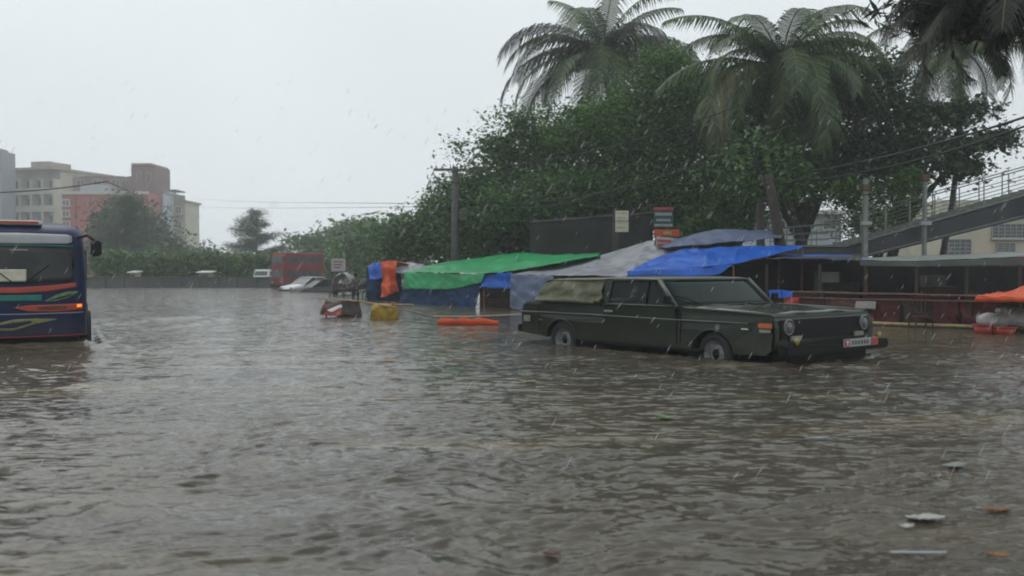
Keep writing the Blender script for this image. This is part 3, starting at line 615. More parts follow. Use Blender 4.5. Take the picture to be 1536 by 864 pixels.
n_ = 38
for i in range(n_):
    px = 1268 + (XR - 1268) * (i + .5) / n_; p = sp_(px, topy(px) - 1.2, .95); wpx = (XR - 1268) / n_ * ks
    m = MB(); m.box((p.x, Ys + .99, p.z + .0), (wpx * 1.15, 1.8, .05)); m.box((p.x - wpx * .5, Ys + .99, p.z - .06), (.03, 1.8, .13)); m.build('step', M['tread'], t, world=True)
a, b = sp_(1176, 370), sp_(1268, 370); MB().box(((a.x + b.x) / 2, Ys + .99, a.z - .02), (b.x - a.x, 1.8, .06)).build('landing', M['tread'], t, world=True)
for px in (1190, 1262): MB().box((wx(px, Ys), Ys + .99, .4), (.18, .18, wz(383, Ys) * 1 + .3 + .3)).build('support_column', M['girder'], t, world=True)
for px in (1536,):
    m = MB(); p = sp_(px, 400); m.tube([(p.x, Ys - .3, -.25), (p.x, Ys - .3, wz(185, Ys))], .06, 8); m.build('tall_support', M['rail'], t, world=True)

# ================================================================== STALLS
def tarp(ctrl, nu, nv, wr=.05, seed=0, th=.015, sag=0.):
    """ctrl: rows of (px,py,Y) -> wrinkled thick sheet"""
    nu = int(nu * 1.8); nv = int(nv * 2.2); C = [[P(*c) for c in r] for r in ctrl]; nr, nc = len(C), len(C[0]); g = []
    for i in range(nu + 1):
        f = i / nu * (nr - 1); a = min(int(f), nr - 2); f -= a; row = []
        for j in range(nv + 1):
            h = j / nv * (nc - 1); b = min(int(h), nc - 2); h -= b; hs = h * h * (3 - 2 * h) * .5 + h * .5
            p = C[a][b].lerp(C[a][b + 1], hs).lerp(C[a + 1][b].lerp(C[a + 1][b + 1], hs), f)
            n1 = noise.noise(Vector((p.x * 1.1 + seed, p.y * .5, p.z * 2.5))); n2 = noise.noise(Vector((p.x * 3.4 + seed * 3, p.y * 1.5, p.z * 4)))
            sg = sag * math.sin(math.pi * h) * math.sin(math.pi * min(1, max(0, i / nu)))
            n3 = abs(noise.noise(Vector((p.x * 2.1 + p.z * 2.2 + seed * 2, p.y * .9, p.z * 1.1)))) - .25; n4 = noise.noise(Vector((p.x * 8 + p.z * 3, p.y * 3, seed)))
            q = p + Vector((0, -1, .6)) * (wr * (n1 * 1.3 + n2 * .7 - n3 * 1.5 + n4 * .22)); q.z -= sg; row.append(q)
        g.append(row)
    return MB().sheet(g, th)
def posts(t, lst, name='bamboo_pole', mm='bamboo_old', r=.035):
    for px, py, Y in lst: m = MB(); post(m, px, py, Y, r); m.build(name, M[mm], t, world=True)
def post(m, px, py0, Y, r=.035, lean=0):
    p = P(px, py0, Y); m.tube([(p.x + lean, Y, -.3), (p.x, Y, p.z)], r, 7)

# green stall
t = thing('market_stall', 'stall under a bright green tarpaulin roof with a navy skirt', 'stall', (wx(690, 35), 35, 0))
tarp([[(608, 408, 38), (660, 409, 35.6), (725, 411, 32.8), (800, 401, 31.8), (899, 383, 31.2)],
      [(640, 399, 39), (690, 397, 37), (745, 396, 35), (795, 391, 33.8), (899, 381.5, 32.2)],
      [(668, 394, 40), (712, 388, 38.6), (784, 378, 37), (830, 384, 35.5), (902, 379.5, 33.5)]], 14, 34, .05, 1, sag=.03).build('roof_sheet', M['greenT'], t, world=True, smooth=True)
tarp([[(668, 394, 40.1), (712, 388, 38.8), (784, 378.5, 37.2), (830, 384.5, 35.7), (902, 380, 33.7)], [(672, 405, 42), (712, 404, 41), (784, 402, 40), (830, 402, 38), (890, 400, 36)]], 4, 24, .04, 2).build('roof_back_sheet', M['greenT'], t, world=True, smooth=True)
tarp([[(607, 408.5, 38.0), (665, 409.5, 35.5), (727, 411.5, 32.7)], [(606, 433, 37.9), (668, 436, 35.3), (722, 424, 32.8)]], 8, 30, .06, 3).build('front_flap', M['greenT'], t, world=True, smooth=True)
tarp([[(606, 430, 38.05), (665, 432, 35.6), (722, 421, 32.95)], [(598, 455, 37.95), (660, 460, 35.5), (712, 465, 32.85)]], 10, 34, .07, 4).build('navy_skirt', M['navyT'], t, world=True, smooth=True)
posts(t, ((607, 409, 38.1), (726, 412, 32.95), (899, 383, 31.4), (668, 395, 40), (784, 379, 37.1)))
tarp([[(722, 412.5, 32.9), (768, 409, 32.3)], [(722, 432, 32.8), (768, 435, 32.2)]], 6, 14, .08, 5).build('blue_flap', M['blueT'], t, world=True, smooth=True)
tarp([[(715, 400, 35.5), (800, 393, 34.5), (895, 383, 33.8)], [(722, 470, 35.5), (800, 470, 34.5), (895, 470, 33.8)]], 6, 20, .05, 6).build('dark_backing', M['darkcloth'], t, world=True, smooth=True)  # dark sheet added to fill the bright gap as the dim stall interior
# crates inside its open right end
cr0 = None; cl = ['bottom left', 'bottom right', 'top left', 'top right']
for i in range(4):
    px = 731 + 24 * (i % 2); Yc = 33.6; z = .14 + .42 * (i // 2); t = thing('wooden_crate', 'reddish brown slatted crate inside the green stall, ' + cl[i] + ' of the stack', 'crate', (wx(px, Yc), Yc, z), 0, 'crates in the green stall')
    for s in (-1, 1):
        m = MB()
        for q in range(3): m.box((0, s * .26, -.13 + q * .13), (.56, .02, .10))
        m.build('slat_panel', M['rust'], t)
        m = MB()
        for q in range(3): m.box((s * .27, 0, -.13 + q * .13), (.02, .5, .10))
        m.build('end_panel', M['rust'], t)
    m = MB(); m.box((0, 0, -.185), (.52, .5, .02)); m.build('base', M['wood'], t)
    m = MB()
    for s in (-1, 1):
        for u in (-1, 1): m.box((s * .245, u * .235, 0), (.03, .03, .38))
    m.build('corner_post', M['wood'], t)

# grey tarpaulin stall
t = thing('market_stall', 'long stall under a sagging grey plastic sheet rising to a peak on the right', 'stall', (wx(930, 29), 29, 0))
tarp([[(768, 412, 31.5), (840, 414, 29.5), (945, 415, 27.8), (1040, 414, 26.8), (1100, 410, 26.6)],
      [(800, 406, 32), (880, 399, 30.5), (955, 392, 29.2), (1020, 385, 28.2), (1110, 375, 27.8)],
      [(840, 399, 33), (905, 382, 32), (972, 362, 31), (1030, 356, 30), (1120, 352, 29.4)]], 22, 50, .045, 11, sag=.08).build('roof_sheet', M['greyT'], t, world=True, smooth=True)
tarp([[(1000, 372, 28.6), (1060, 366, 28.2), (1110, 362, 28.1), (1172, 357, 28.2)], [(985, 368, 30.4), (1040, 352, 30), (1078, 344, 29.8), (1175, 347, 29.8)]], 10, 26, .05, 12).build('blue_grey_sheet', M['blueGreyT'], t, world=True, smooth=True)
tarp([[(766, 411, 31.4), (800, 413, 30.4), (830, 414, 29.7)], [(765, 462, 31.2), (796, 468, 30.2), (826, 470, 29.5)]], 12, 18, .07, 13).build('hanging_side_sheet', M['blueGreyT'], t, world=True, smooth=True)
posts(t, ((770, 413, 31.6), (945, 415, 28), (1098, 410, 26.9), (975, 363, 31.1), (1076, 346, 30), (1172, 349, 29.9)))
tarp([[(832, 414, 29.8), (940, 416, 28.1), (1090, 411, 27.3)], [(830, 470, 29.9), (940, 474, 28.2), (1090, 480, 27.4)]], 8, 30, .1, 14).build('dark_backing', M['darkcloth'], t, world=True, smooth=True)

# bright blue canopy
t = thing('canopy', 'bright blue plastic canopy stretched to a point behind the windscreen of the green jeep', 'canopy', (wx(1060, 25), 25, 0))
tarp([[(942, 408, 26), (1000, 405, 25.2), (1060, 401, 24.6), (1100, 396, 24.5), (1150, 385, 25), (1204, 371, 26)],
      [(965, 396, 26.6), (1010, 386, 26.2), (1060, 380, 25.9), (1105, 377, 25.9), (1155, 373, 26.2), (1205, 369.5, 26.6)],
      [(996, 383, 27.5), (1028, 375, 27.2), (1070, 371.5, 27), (1110, 370, 27), (1160, 369, 27.1), (1206, 368.8, 27.2)]], 14, 40, .045, 21, sag=.05).build('roof_sheet', M['blueT'], t, world=True, smooth=True)
tarp([[(941, 407, 26), (1000, 404.5, 25.15), (1060, 400.5, 24.55), (1100, 396, 24.45)], [(940, 414, 25.95), (1000, 414.5, 25.1), (1050, 413.5, 24.5), (1080, 411, 24.4)]], 4, 26, .05, 22).build('valance', M['blueT'], t, world=True, smooth=True)
MB().tube([P(941, 408, 26.05), P(1060, 402, 24.7), P(1150, 386, 25.05)], .03, 6).build('ridge_pole', M['bamboo_old'], t, world=True)
posts(t, ((943, 408, 26.05), (1100, 397, 24.6), (1203, 371, 26.1)))
# small blue strip under the landing
t = thing('blue_sheet', 'narrow dark blue plastic strip hanging under the stair landing', 'tarpaulin', (wx(1240, 26), 26, 0))
tarp([[(1165, 383, 26), (1230, 381, 26), (1298, 386, 26.2)], [(1180, 388, 25.9), (1235, 394, 25.8), (1300, 392, 26.1)]], 4, 20, .04, 25).build('sheet', M['blueT'], t, world=True, smooth=True)
posts(t, ((1168, 383, 26.06), (1296, 386, 26.25)))

# blue and orange draped stall at the far end
t = thing('market_stall', 'small stall draped in hanging orange and blue sheets', 'stall', (wx(575, 40), 40, 0))
tarp([[(566, 395, 40), (580, 392, 40), (597, 393, 40.2)], [(574, 420, 39.8), (584, 419, 39.6), (593, 416, 40)], [(570, 444, 39.6), (585, 442, 39.3), (599, 438, 39.8)]], 14, 12, .14, 31).build('orange_sheet', M['orangeT'], t, world=True, smooth=True)
tarp([[(590, 392, 40.2), (600, 394, 40.3), (612, 397, 40.5)], [(585, 396, 42), (600, 394, 42), (618, 395, 42)]], 5, 8, .06, 32).build('orange_top', M['orangeT'], t, world=True, smooth=True)
tarp([[(552, 400, 40.4), (560, 395, 40), (571, 394, 39.8)], [(554, 420, 40.2), (562, 419, 39.8), (573, 418, 39.6)]], 6, 8, .08, 33).build('blue_flap', M['blueT'], t, world=True, smooth=True)
tarp([[(550, 402, 41), (565, 398, 40.4), (600, 398, 40.4)], [(549, 446, 41), (565, 455, 40.2), (606, 455, 40.2)]], 8, 14, .12, 34).build('navy_sheet', M['navyT'], t, world=True, smooth=True)
tarp([[(590, 396, 41), (615, 394, 41), (640, 398, 40)], [(586, 408, 40.2), (612, 410, 39.6), (634, 404, 38.9)]], 6, 14, .10, 35).build('grey_sheet', M['greyT'], t, world=True, smooth=True)
posts(t, ((552, 400, 41.1), (597, 394, 40.5), (636, 400, 40)))
MB().tube([P(550, 400, 41.05), P(572, 392, 40.1), P(600, 395, 40.5)], .03, 6).build('ridge_pole', M['bamboo_old'], t, world=True)

# netting wall behind
t = thing('netting_wall', 'dark brown grey netted wall behind the green stall', 'wall', (wx(880, 37), 37, -.2))
g = [[P(795 + 185 * j / 24., 333 - 14 * j / 24. + (470 - 330) * i / 8., 37) + Vector((0, .05 * math.sin(j * 1.3 + i), 0)) for j in range(25)] for i in range(9)]
MB().sheet(g, .06).build('netting', M['darkwall'], t, world=True, smooth=True)
for j in range(5): p = P(797 + 180 * j / 4., 330 - 13 * j / 4., 37.2); MB().box((p.x, 37.2, p.z / 2), (.12, .12, p.z + .4)).build('post', M['bark'], t, world=True)
MB().tube([P(795, 333, 36.95), P(980, 319, 36.95)], .04, 6).build('top_rail', M['pole'], t, world=True)
# pillar with cream board
t = thing('notice_board', 'cream two panel board fixed on a brown post above the grey sheet', 'sign', (wx(933, 33), 33, -.2))
MB().box((wx(924, 33), 33.12, 1.6), (.22, .14, 4.0)).build('post', M['wood'], t, world=True)
for (y0, y1, mm) in ((316, 331, 'cream'), (332, 348, 'cream')):
    c, s = box3(923, 943, y0, y1, 33, .05); MB().box(c, s, ry=0).build('board', M[mm], t, world=True, bevel=.008)
m = MB()
for i in range(4): c, s = box3(926, 940 - (i % 2) * 3, 319 + i * 7.2, 320 + i * 7.2, 32.985, .012); m.box(c, s)
m.build('faded_lettering', M['bamboo'], t, world=True)
# stacked signs
t = thing('signboard', 'tall dark green signboard with pale lines and a red top strip', 'sign', (wx(995, 30.5), 30.5, -.2))
c, s = box3(981, 1010, 311, 342, 30.5, .05); MB().box(c, s).build('board', mat('sign_green', (.02, .07, .06), .5, .2, 4), t, world=True, bevel=.006)
c, s = box3(981, 1010, 311, 315, 30.46, .03); MB().box(c, s).build('red_strip', M['red'], t, world=True)
m = MB()
for i, (a, b, y) in enumerate(((983, 1008, 319), (985, 1006, 328.5), (982, 1009, 336))):
    x = a
    while x < b: w_ = random.uniform(1.2, 2.6); c, s = box3(x, min(x + w_, b), y, y + 3.4 + (i == 0), 30.465, .02); m.box(c, s); x += w_ + .7
m.build('lettering', M['greypanel'], t, world=True)
for px in (984, 1007): MB().box((wx(px, 30.6), 30.62, 1.2), (.07, .07, 3.2)).build('post', M['wood'], t, world=True)
t = thing('signboard', 'orange red signboard with a yellow patch hanging below the green one', 'sign', (wx(1000, 30.2), 30.2, -.2))
c, s = box3(981, 1019, 344, 355, 30.2, .05); MB().box(c, s).build('board', M['busred'], t, world=True, bevel=.006)
c, s = box3(995, 1007, 347, 352, 30.16, .03); MB().box(c, s).build('yellow_patch', M['lampyellow'], t, world=True)
for px in (983, 1017): MB().box((wx(px, 30.3), 30.3, .9), (.06, .06, 2.9)).build('post', M['wood'], t, world=True)
t = thing('signboard', 'small white and red striped board lowest of the hanging signs', 'sign', (wx(997, 29.9), 29.9, -.2))
c, s = box3(984, 1009, 356, 373, 29.9, .05); MB().box(c, s, ry=.05).build('board', M['greypanel'], t, world=True, bevel=.006)
m = MB()
for y in (359.5, 366): c, s = box3(986, 1007, y, y + 3.2, 29.86, .03); m.box(c, s, ry=.05)
m.build('red_stripe', M['red'], t, world=True)
MB().box((wx(1008, 30), 30.02, .9), (.07, .07, 2.6)).build('post', M['wood'], t, world=True)
# white notice board by the cars
t = thing('notice_board', 'small pinkish white notice board on two legs left of the orange draped stall', 'sign', (wx(507, 52), 52, -.2))
c, s = box3(497, 518, 388, 407, 52, .06); MB().box(c, s).build('board', mat('pinkish_board', (.5, .43, .44), .6, .1, 3), t, world=True, bevel=.01)
m = MB()
for i in range(3): c, s = box3(500, 515 - i * 2, 392 + i * 4.3, 393.4 + i * 4.3, 51.98, .015); m.box(c, s)
m.build('faint_lettering', M['rust'], t, world=True)
for px in (499, 516): MB().box((wx(px, 52.1), 52.1, .6), (.08, .08, 1.9)).build('leg', M['pole'], t, world=True)
# covered cart
t = thing('covered_cart', 'handcart wrapped in pale plastic under the white notice board', 'cart', (wx(516, 48), 48, -.25))
g = []
for i in range(9):
    a = math.pi * i / 8; g.append([Vector((wx(516, 48) - math.cos(a) * (.5 + .05 * math.sin(j + i)), 47.3 + j * .2, .05 + 1.1 * math.sin(a) ** .6 + .05 * math.sin(j * 2 + i * 1.7))) for j in range(9)])
MB().sheet(g, .02).build('plastic_cover', M['sack'], t, world=True, smooth=True)
MB().box((wx(516, 48), 48.1, .25), (.9, 1.5, .12)).build('deck', M['wood'], t, world=True)
for s in (-1, 1):
    o = MB().lathe([(.04, -.03), (.33, -.02), (.36, 0), (.33, .02), (.04, .03)], (wx(516, 48) + s * .5, 48.1, .1), 'x', 20).build('wheel', M['rubber'], t, world=True)
m = MB(); m.tube([(wx(516, 48) + .35, 47.4, .3), (wx(540, 47), 46.4, .62)], .03, 6); m.tube([(wx(516, 48) - .2, 47.4, .3), (wx(527, 47), 46.2, .6)], .03, 6); m.build('handle', M['bamboo_old'], t, world=True)
# rickshaw van (flat tricycle)
def rick():
    Yr = 42; x0 = wx(542, Yr); t = thing('cycle_rickshaw', 'dark flatbed cycle rickshaw left of the orange and blue stall', 'rickshaw', (x0, Yr, -.25), R(200))
    for (x, y) in ((-.45, .42), (-.45, -.42), (1.15, 0)):
        o = MB().lathe([(.02, -.05), (.04, -.05), (.04, .05), (.02, .05)], (x, y, .34), 'y', 10).build('wheel', M['steel'], t)
        MB().lathe([(.31, -.02), (.34, -.015), (.35, 0), (.34, .015), (.31, .02), (.30, 0), (.31, -.02)], (x, y, .34), 'y', 24).build('tyre', M['rubber'], o, smooth=True)
        s = MB()
        for q in range(10): a = q * math.pi / 5; s.tube([(x, y, .34), (x + .31 * math.cos(a), y, .34 + .31 * math.sin(a))], .006, 3)
        s.build('spokes', M['chrome'], o)
    MB().box((-.4, 0, .74), (1.3, .9, .06)).build('deck', M['wood'], t, bevel=.01)
    m = MB(); m.tube([(-.4, 0, .7), (.3, 0, .45), (.55, 0, .85)], .025, 6); m.tube([(.3, 0, .45), (1.0, 0, .95), (1.15, 0, .34)], .025, 6); m.tube([(.55, 0, .85), (1.0, 0, .9)], .022, 6); m.build('frame', M['black'], t)
    MB().box((.52, 0, .93), (.24, .14, .07), taper=.7).build('saddle', M['rubber'], t, bevel=.015)
    MB().tube([(.9, -.25, 1.1), (1.02, -.1, 1.0), (1.02, .1, 1.0), (.9, .25, 1.1)], .015, 6).build('handlebar', M['chrome'], t)
    g = [[Vector((-1.0 + i * .15, -.45 + j * .15, .80 + .42 * math.sin(math.pi * i / 8) ** .5 * math.sin(math.pi * j / 6) ** .5 + .03 * math.sin(i * 2 + j))) for j in range(7)] for i in range(9)]
    MB().sheet(g, .02).build('load_cover', M['darkcloth'], t, smooth=True)
rick()

# right hand shop row under the stair
t = thing('shop_row', 'long dark open fronted shop row with low awning on the right', 'shop', (wx(1380, 24), 24, -.25))
m = MB(); 
tarp([[(1292, 391, 23.2), (1370, 392, 22.6), (1450, 389, 22.0), (1560, 384, 21.5), (1700, 380, 21)], [(1280, 388, 26), (1360, 385, 25.6), (1450, 382, 25), (1560, 378, 24.6), (1700, 374, 24)]], 4, 40, .02, 41).build('roof_sheet', M['palewhite'], t, world=True, smooth=True)
tarp([[(1290, 391.8, 23.18), (1370, 392.8, 22.58), (1450, 390, 21.98), (1560, 385.2, 21.48), (1700, 381, 20.98)], [(1290, 399, 23.15), (1370, 400, 22.55), (1450, 399.5, 21.95), (1560, 399.5, 21.45), (1700, 399, 20.9)]], 3, 40, .012, 42).build('awning_valance', M['awning'], t, world=True, smooth=True)
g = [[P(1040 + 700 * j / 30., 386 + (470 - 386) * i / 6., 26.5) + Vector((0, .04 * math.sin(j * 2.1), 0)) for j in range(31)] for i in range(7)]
MB().sheet(g, .05).build('back_wall', M['darkshop'], t, world=True)  # left end stretched past the shops as an added dark backdrop
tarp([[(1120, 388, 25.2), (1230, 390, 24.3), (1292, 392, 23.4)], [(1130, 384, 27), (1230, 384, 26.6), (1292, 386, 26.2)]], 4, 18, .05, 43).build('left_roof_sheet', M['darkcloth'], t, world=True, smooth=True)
for px, Y in ((1150, 24.9), (1230, 24.1), (1300, 23.3), (1375, 22.6), (1450, 22.1), (1530, 21.6), (1620, 21.1)):
    m = MB(); post(m, px, 397, Y, .04); m.build('post', M['wood'], t, world=True)
for i, (px, Y, w_, h_, mm) in enumerate(((1190, 25.8, 1.1, .7, 'rust'), (1262, 25.6, .9, 1.0, 'darkcloth'), (1330, 25.4, 1.2, .6, 'wood'), (1405, 25, 1.0, .9, 'rust'), (1470, 24.6, 1.0, .7, 'darkcloth'), (1240, 26.2, .6, 1.3, 'greypanel'), (1400, 25.9, .6, 1.2, 'barrier'))):
    m = MB(); m.box((wx(px, Y), Y, h_ / 2 - .1), (w_, .4, h_ + .3)); 
    for q in range(3): m.box((wx(px, Y), Y - .22, .1 + q * h_ * .35), (w_ * .96, .06, .03))
    m.build('shelf_unit', M[mm], t, world=True, bevel=.01)
# bamboo rails and maroon cloth fence
t = thing('bamboo_fence', 'long low fence of pale bamboo rails hung with maroon cloth along the dark shops', 'fence', (wx(1340, 22.5), 22.5, -.25))
rp = [(1140, 25.2), (1240, 23.9), (1340, 22.7), (1440, 21.9), (1560, 21.0), (1700, 20.2)]
def lin(px): return np.interp(px, [a for a, _ in rp], [b for _, b in rp])
for y0, y1, r_ in ((437, 445.5, .028), (446, 453.5, .022)):
    m = MB(); m.tube([P(px, y0 + (y1 - y0) * (px - 1155) / 380. + .4 * math.sin(px * .05), lin(px)) for px in range(1150, 1701, 50)], r_, 7); m.build('rail', M['bamboo_old'], t, world=True)
m = MB(); m.tube([P(px, 400 + 1.5 * FPX / lin(px) - 3.2, lin(px) - .12) for px in range(1150, 1701, 50)], .045, 7); m.build('bottom_rail', M['bamboo'], t, world=True)
for px in range(1160, 1700, 74): m = MB(); post(m, px, 437, lin(px) + .05, .03); m.build('post', M['wood'], t, world=True)
ck = ['maroon', 'rust', 'maroon', 'darkcloth', 'maroon', 'maroon', 'darkcloth']; xs = [1172, 1236, 1290, 1352, 1400, 1440, 1530, 1640]
for i in range(7):
    a, b = xs[i] + 1, xs[i + 1] - 1; Ya, Yb = lin(a) + .1, lin(b) + .1
    tarp([[(a, 448, Ya), ((a + b) / 2, 449.5, (Ya + Yb) / 2 - .02), (b, 450, Yb)], [(a, 400 + 1.55 * FPX / Ya, Ya - .05), ((a + b) / 2, 400 + 1.5 * FPX / ((Ya + Yb) / 2), (Ya + Yb) / 2 - .1), (b, 400 + 1.52 * FPX / Yb, Yb)]], 8, 16, .10, 50 + i).build('hanging_cloth', M[ck[i]], t, world=True, smooth=True)
tarp([[(1284, 452, lin(1284) - .02), (1315, 451, lin(1315) - .02)], [(1282, 463, lin(1284) - .06), (1313, 464, lin(1315) - .06)]], 4, 8, .05, 60).build('pale_rag', M['concrete'], t, world=True, smooth=True)
t = thing('red_cloth', 'bright red cloth bundle hung on the bamboo rail just past the jeep bonnet', 'cloth', (wx(1186, 24), 24, 0))
tarp([[(1176, 447, 24.3), (1186, 446, 24.1), (1198, 448, 24.2)], [(1174, 464, 24.2), (1186, 468, 23.9), (1198, 463, 24.1)]], 6, 8, .08, 61).build('cloth', M['red'], t, world=True, smooth=True)
tarp([[(1152, 437, 24.4), (1170, 436, 24.2), (1190, 437, 24.2)], [(1154, 446, 24.3), (1172, 447, 24.1), (1188, 446, 24.1)]], 6, 8, .06, 62).build('blue_strip', M['blueT'], t, world=True, smooth=True)
# orange umbrella tarp at right edge
t = thing('umbrella', 'low orange square canopy at the right edge over the pale sacks', 'umbrella', (wx(1545, 20.2), 20.2, -.25))
ap = P(1548, 422, 20.3); cs = [P(1463, 445, 19.9), P(1600, 447, 19.0), P(1640, 440, 21.2), P(1500, 438, 21.6)]
m = MB()
for i in range(4):
    a, b = cs[i], cs[(i + 1) % 4]; g = [[ap.lerp(a.lerp(b, j / 10.), q / 8.) + Vector((0, 0, -.10 * math.sin(math.pi * q / 8.) + .03 * math.sin(j * 2.3) * q / 8.)) for j in range(11)] for q in range(9)]
    MB().sheet(g, .012).build('canopy_panel', M['orangeT'], t, world=True, smooth=True)
    g = [[a.lerp(b, j / 12.) + Vector((0, 0, -.105 * q)) + (a + b - 2 * ap).normalized() * (.02 * math.sin(j * 2.2) * q) for j in range(13)] for q in range(2)]
    MB().sheet(g, .012).build('valance', M['orangeT'], t, world=True, smooth=True)
MB().tube([(ap.x, ap.y, -.25), (ap.x, ap.y, ap.z + .06)], .025, 8).build('pole', M['chrome'], t, world=True)
m = MB()
for c in cs: m.tube([(ap.x, ap.y, ap.z - .35), ap.lerp(c, .6) - Vector((0, 0, .09))], .01, 5)
m.build('strut', M['steel'], t, world=True)
def lump(name, label, cat, px, Y, z, sx, sy, sz, mm, seed, group=None, rz=0):
    t = thing(name, label, cat, (wx(px, Y), Y, z), rz, group); g = MB(); nu, nv = 14, 20; vs = []; fs = []
    for i in range(nu + 1):
        a = -math.pi / 2 + math.pi * i / nu
        for j in range(nv):
            b = 2 * math.pi * j / nv; q = Vector((math.copysign(abs(math.cos(b)) ** .7, math.cos(b)) * math.cos(a) ** .6 if math.cos(a) > 0 else 0, math.copysign(abs(math.sin(b)) ** .7, math.sin(b)) * max(0, math.cos(a)) ** .6, math.copysign(abs(math.sin(a)) ** .8, math.sin(a))))
            k = 1 + .16 * noise.noise(q * 2.2 + Vector((seed * 7, 0, 0))) + .06 * noise.noise(q * 6 + Vector((seed, 3, 0))); vs.append((q.x * sx / 2 * k, q.y * sy / 2 * k, q.z * sz / 2 * k + sz / 2))
    fs = [(i * nv + j, i * nv + (j + 1) % nv, (i + 1) * nv + (j + 1) % nv, (i + 1) * nv + j) for i in range(nu) for j in range(nv)]
    g.add(vs, fs); g.build('bag', M[mm], t, smooth=True)
    MB().lathe([(.0, 0), (.05, 0), (.03, .05), (.07, .10), (0, .09)], (sx * .32, 0, sz * .93), 'z', 10).build('tied_neck', M[mm], t, smooth=True); return t
lump('sack', 'pale grey sack under the orange canopy, leftmost of the heap', 'sack', 1494, 20.6, .10, .80, .5, .34, 'sack', 1, 'sacks under the orange canopy')
lump('sack', 'pale grey sack under the orange canopy, cut by the right edge of the picture', 'sack', 1540, 20.5, .10, .95, .6, .38, 'sack', 2, 'sacks under the orange canopy')
lump('sack', 'small white sack lying on the heap below the orange canopy valance', 'sack', 1518, 20.9, .36, .7, .4, .20, 'palewhite', 3, 'sacks under the orange canopy')
def tub(label, px, Y, rad, h, mm):
    t = thing('plastic_tub', label, 'tub', (wx(px, Y), Y, -.06), 0, 'tubs by the orange canopy')
    MB().lathe([(0, .0), (rad * .75, .0), (rad, h), (rad * .95, h), (rad * .7, .03), (0, .03)], (0, 0, 0), 'z', 20).build('tub_body', M[mm], t, smooth=True)
    MB().lathe([(rad * .97, h - .02), (rad * 1.08, h - .01), (rad * 1.08, h + .02), (rad * .97, h + .02)], (0, 0, 0), 'z', 20).build('rim', M[mm], t, smooth=True)
tub('dark red plastic tub floating below the sacks, nearest the bamboo base rail', 1476, 20.3, .22, .24, 'red')
tub('orange red basin half sunk below the orange canopy, beside the dark red tub', 1506, 20.2, .27, .20, 'busred')
for px, top, lab in ((1345, 455, 'left'), (1358, 458, 'right')): pass
tarpf = thing('red_frame', 'thin dark red plastic chair standing against the maroon cloth fence', 'chair', (wx(1382, 21.9), 21.9, -.1))
m = MB(); m.box((0, 0, .38), (.42, .4, .035)); m.build('seat', M['maroon'], tarpf, bevel=.01)
for sx in (-1, 1):
    for sy in (-1, 1): MB().tube([(sx * .19, sy * .17, .38), (sx * .23, sy * .21, -.12)], [.02, .014], 6).build('leg', M['maroon'], tarpf)
m = MB(); m.tube([(-.19, .18, .38), (-.2, .24, .80), (0, .26, .86), (.2, .24, .80), (.19, .18, .38)], .018, 6)
for q in (-.09, 0, .09): m.tube([(q, .19, .40), (q, .25, .82)], .012, 5)
m.build('backrest', M['maroon'], tarpf); tarpf.name = 'plastic_chair'

# ================================================================== CABLES
def cable(label, pts, r_=.018, group=None):
    o = MB()
    q = [Vector(p) for p in pts]
    o.tube(q, r_, 5); c = o.build('power_cable', M['wire'], smooth=True); tag(c, label, 'cable', group); return c
def sagline(a, b, sag, n_=20): a, b = Vector(a), Vector(b); return [a.lerp(b, i / n_) - Vector((0, 0, sag * 4 * (i / n_) * (1 - i / n_))) for i in range(n_ + 1)]
A0 = P(650, 253.5, Yp - .12); A1 = P(704, 252, Yp - .12)
cable('upper thin cable crossing the grey sky from the pole crossarm to the left', sagline(P(691, 305, Yp - .12), P(288, 297, 198), .3), .014, 'cables from the pole')
cable('lower thin cable crossing the grey sky just under the other one', sagline(P(691, 309, Yp - .1), P(262, 308, 198), .3), .012, 'cables from the pole')
cable('dark cable passing in front of the cream flats at the far left', [P(-420, 330, 24)] + sagline(P(-60, 290, 30), P(160, 272, 36), .12), .02, 'cables from the pole')
cable('thin cable ending above the tan corner block', sagline(P(160, 272, 36), P(285, 321, 198), .3), .016, 'cables from the pole')
cable('thick twin cable climbing to the top right over the stair, upper strand', sagline(P(1100, 272, 33), P(1620, 148, 22), .35) + [P(1620, 148, 22) * 2.1 - P(1100, 272, 33) * 1.1], .035, 'thick cables over the stair')
cable('thick twin cable climbing to the top right over the stair, lower strand', sagline(P(1100, 276, 33), P(1620, 158, 22), .55) + [P(1620, 158, 22) * 2.1 - P(1100, 276, 33) * 1.1], .03, 'thick cables over the stair')
cable('pale drooping cable between the pole and the dark trees', sagline(P(691, 300, Yp - .1), P(900, 290, 33), .45), .016, 'cables among the trees')
cable('cable running right from the fuse box of the pole into the trees', sagline(P(695, 322, Yp - .1), P(1010, 300, 33), .5), .016, 'cables among the trees')
cable('cable slanting up through the palm crowns from the pole top', sagline(A1, P(1130, 150, 31), .5), .018, 'cables among the trees')
cable('cable slanting across the middle of the palms below the pale frond', sagline(P(704, 300, Yp), P(1180, 190, 30), .9), .02, 'cables among the trees')
cable('light cable from the leaning post to the pale square post', sagline(P(1157, 272, 28.9), P(1297, 262, 29.5), .03), .018, 'cables by the stair')
cable('light cable from the leaning post towards the orange box', sagline(P(1150, 300, 28.9), P(1386, 282, 29.5), .08), .016, 'cables by the stair')
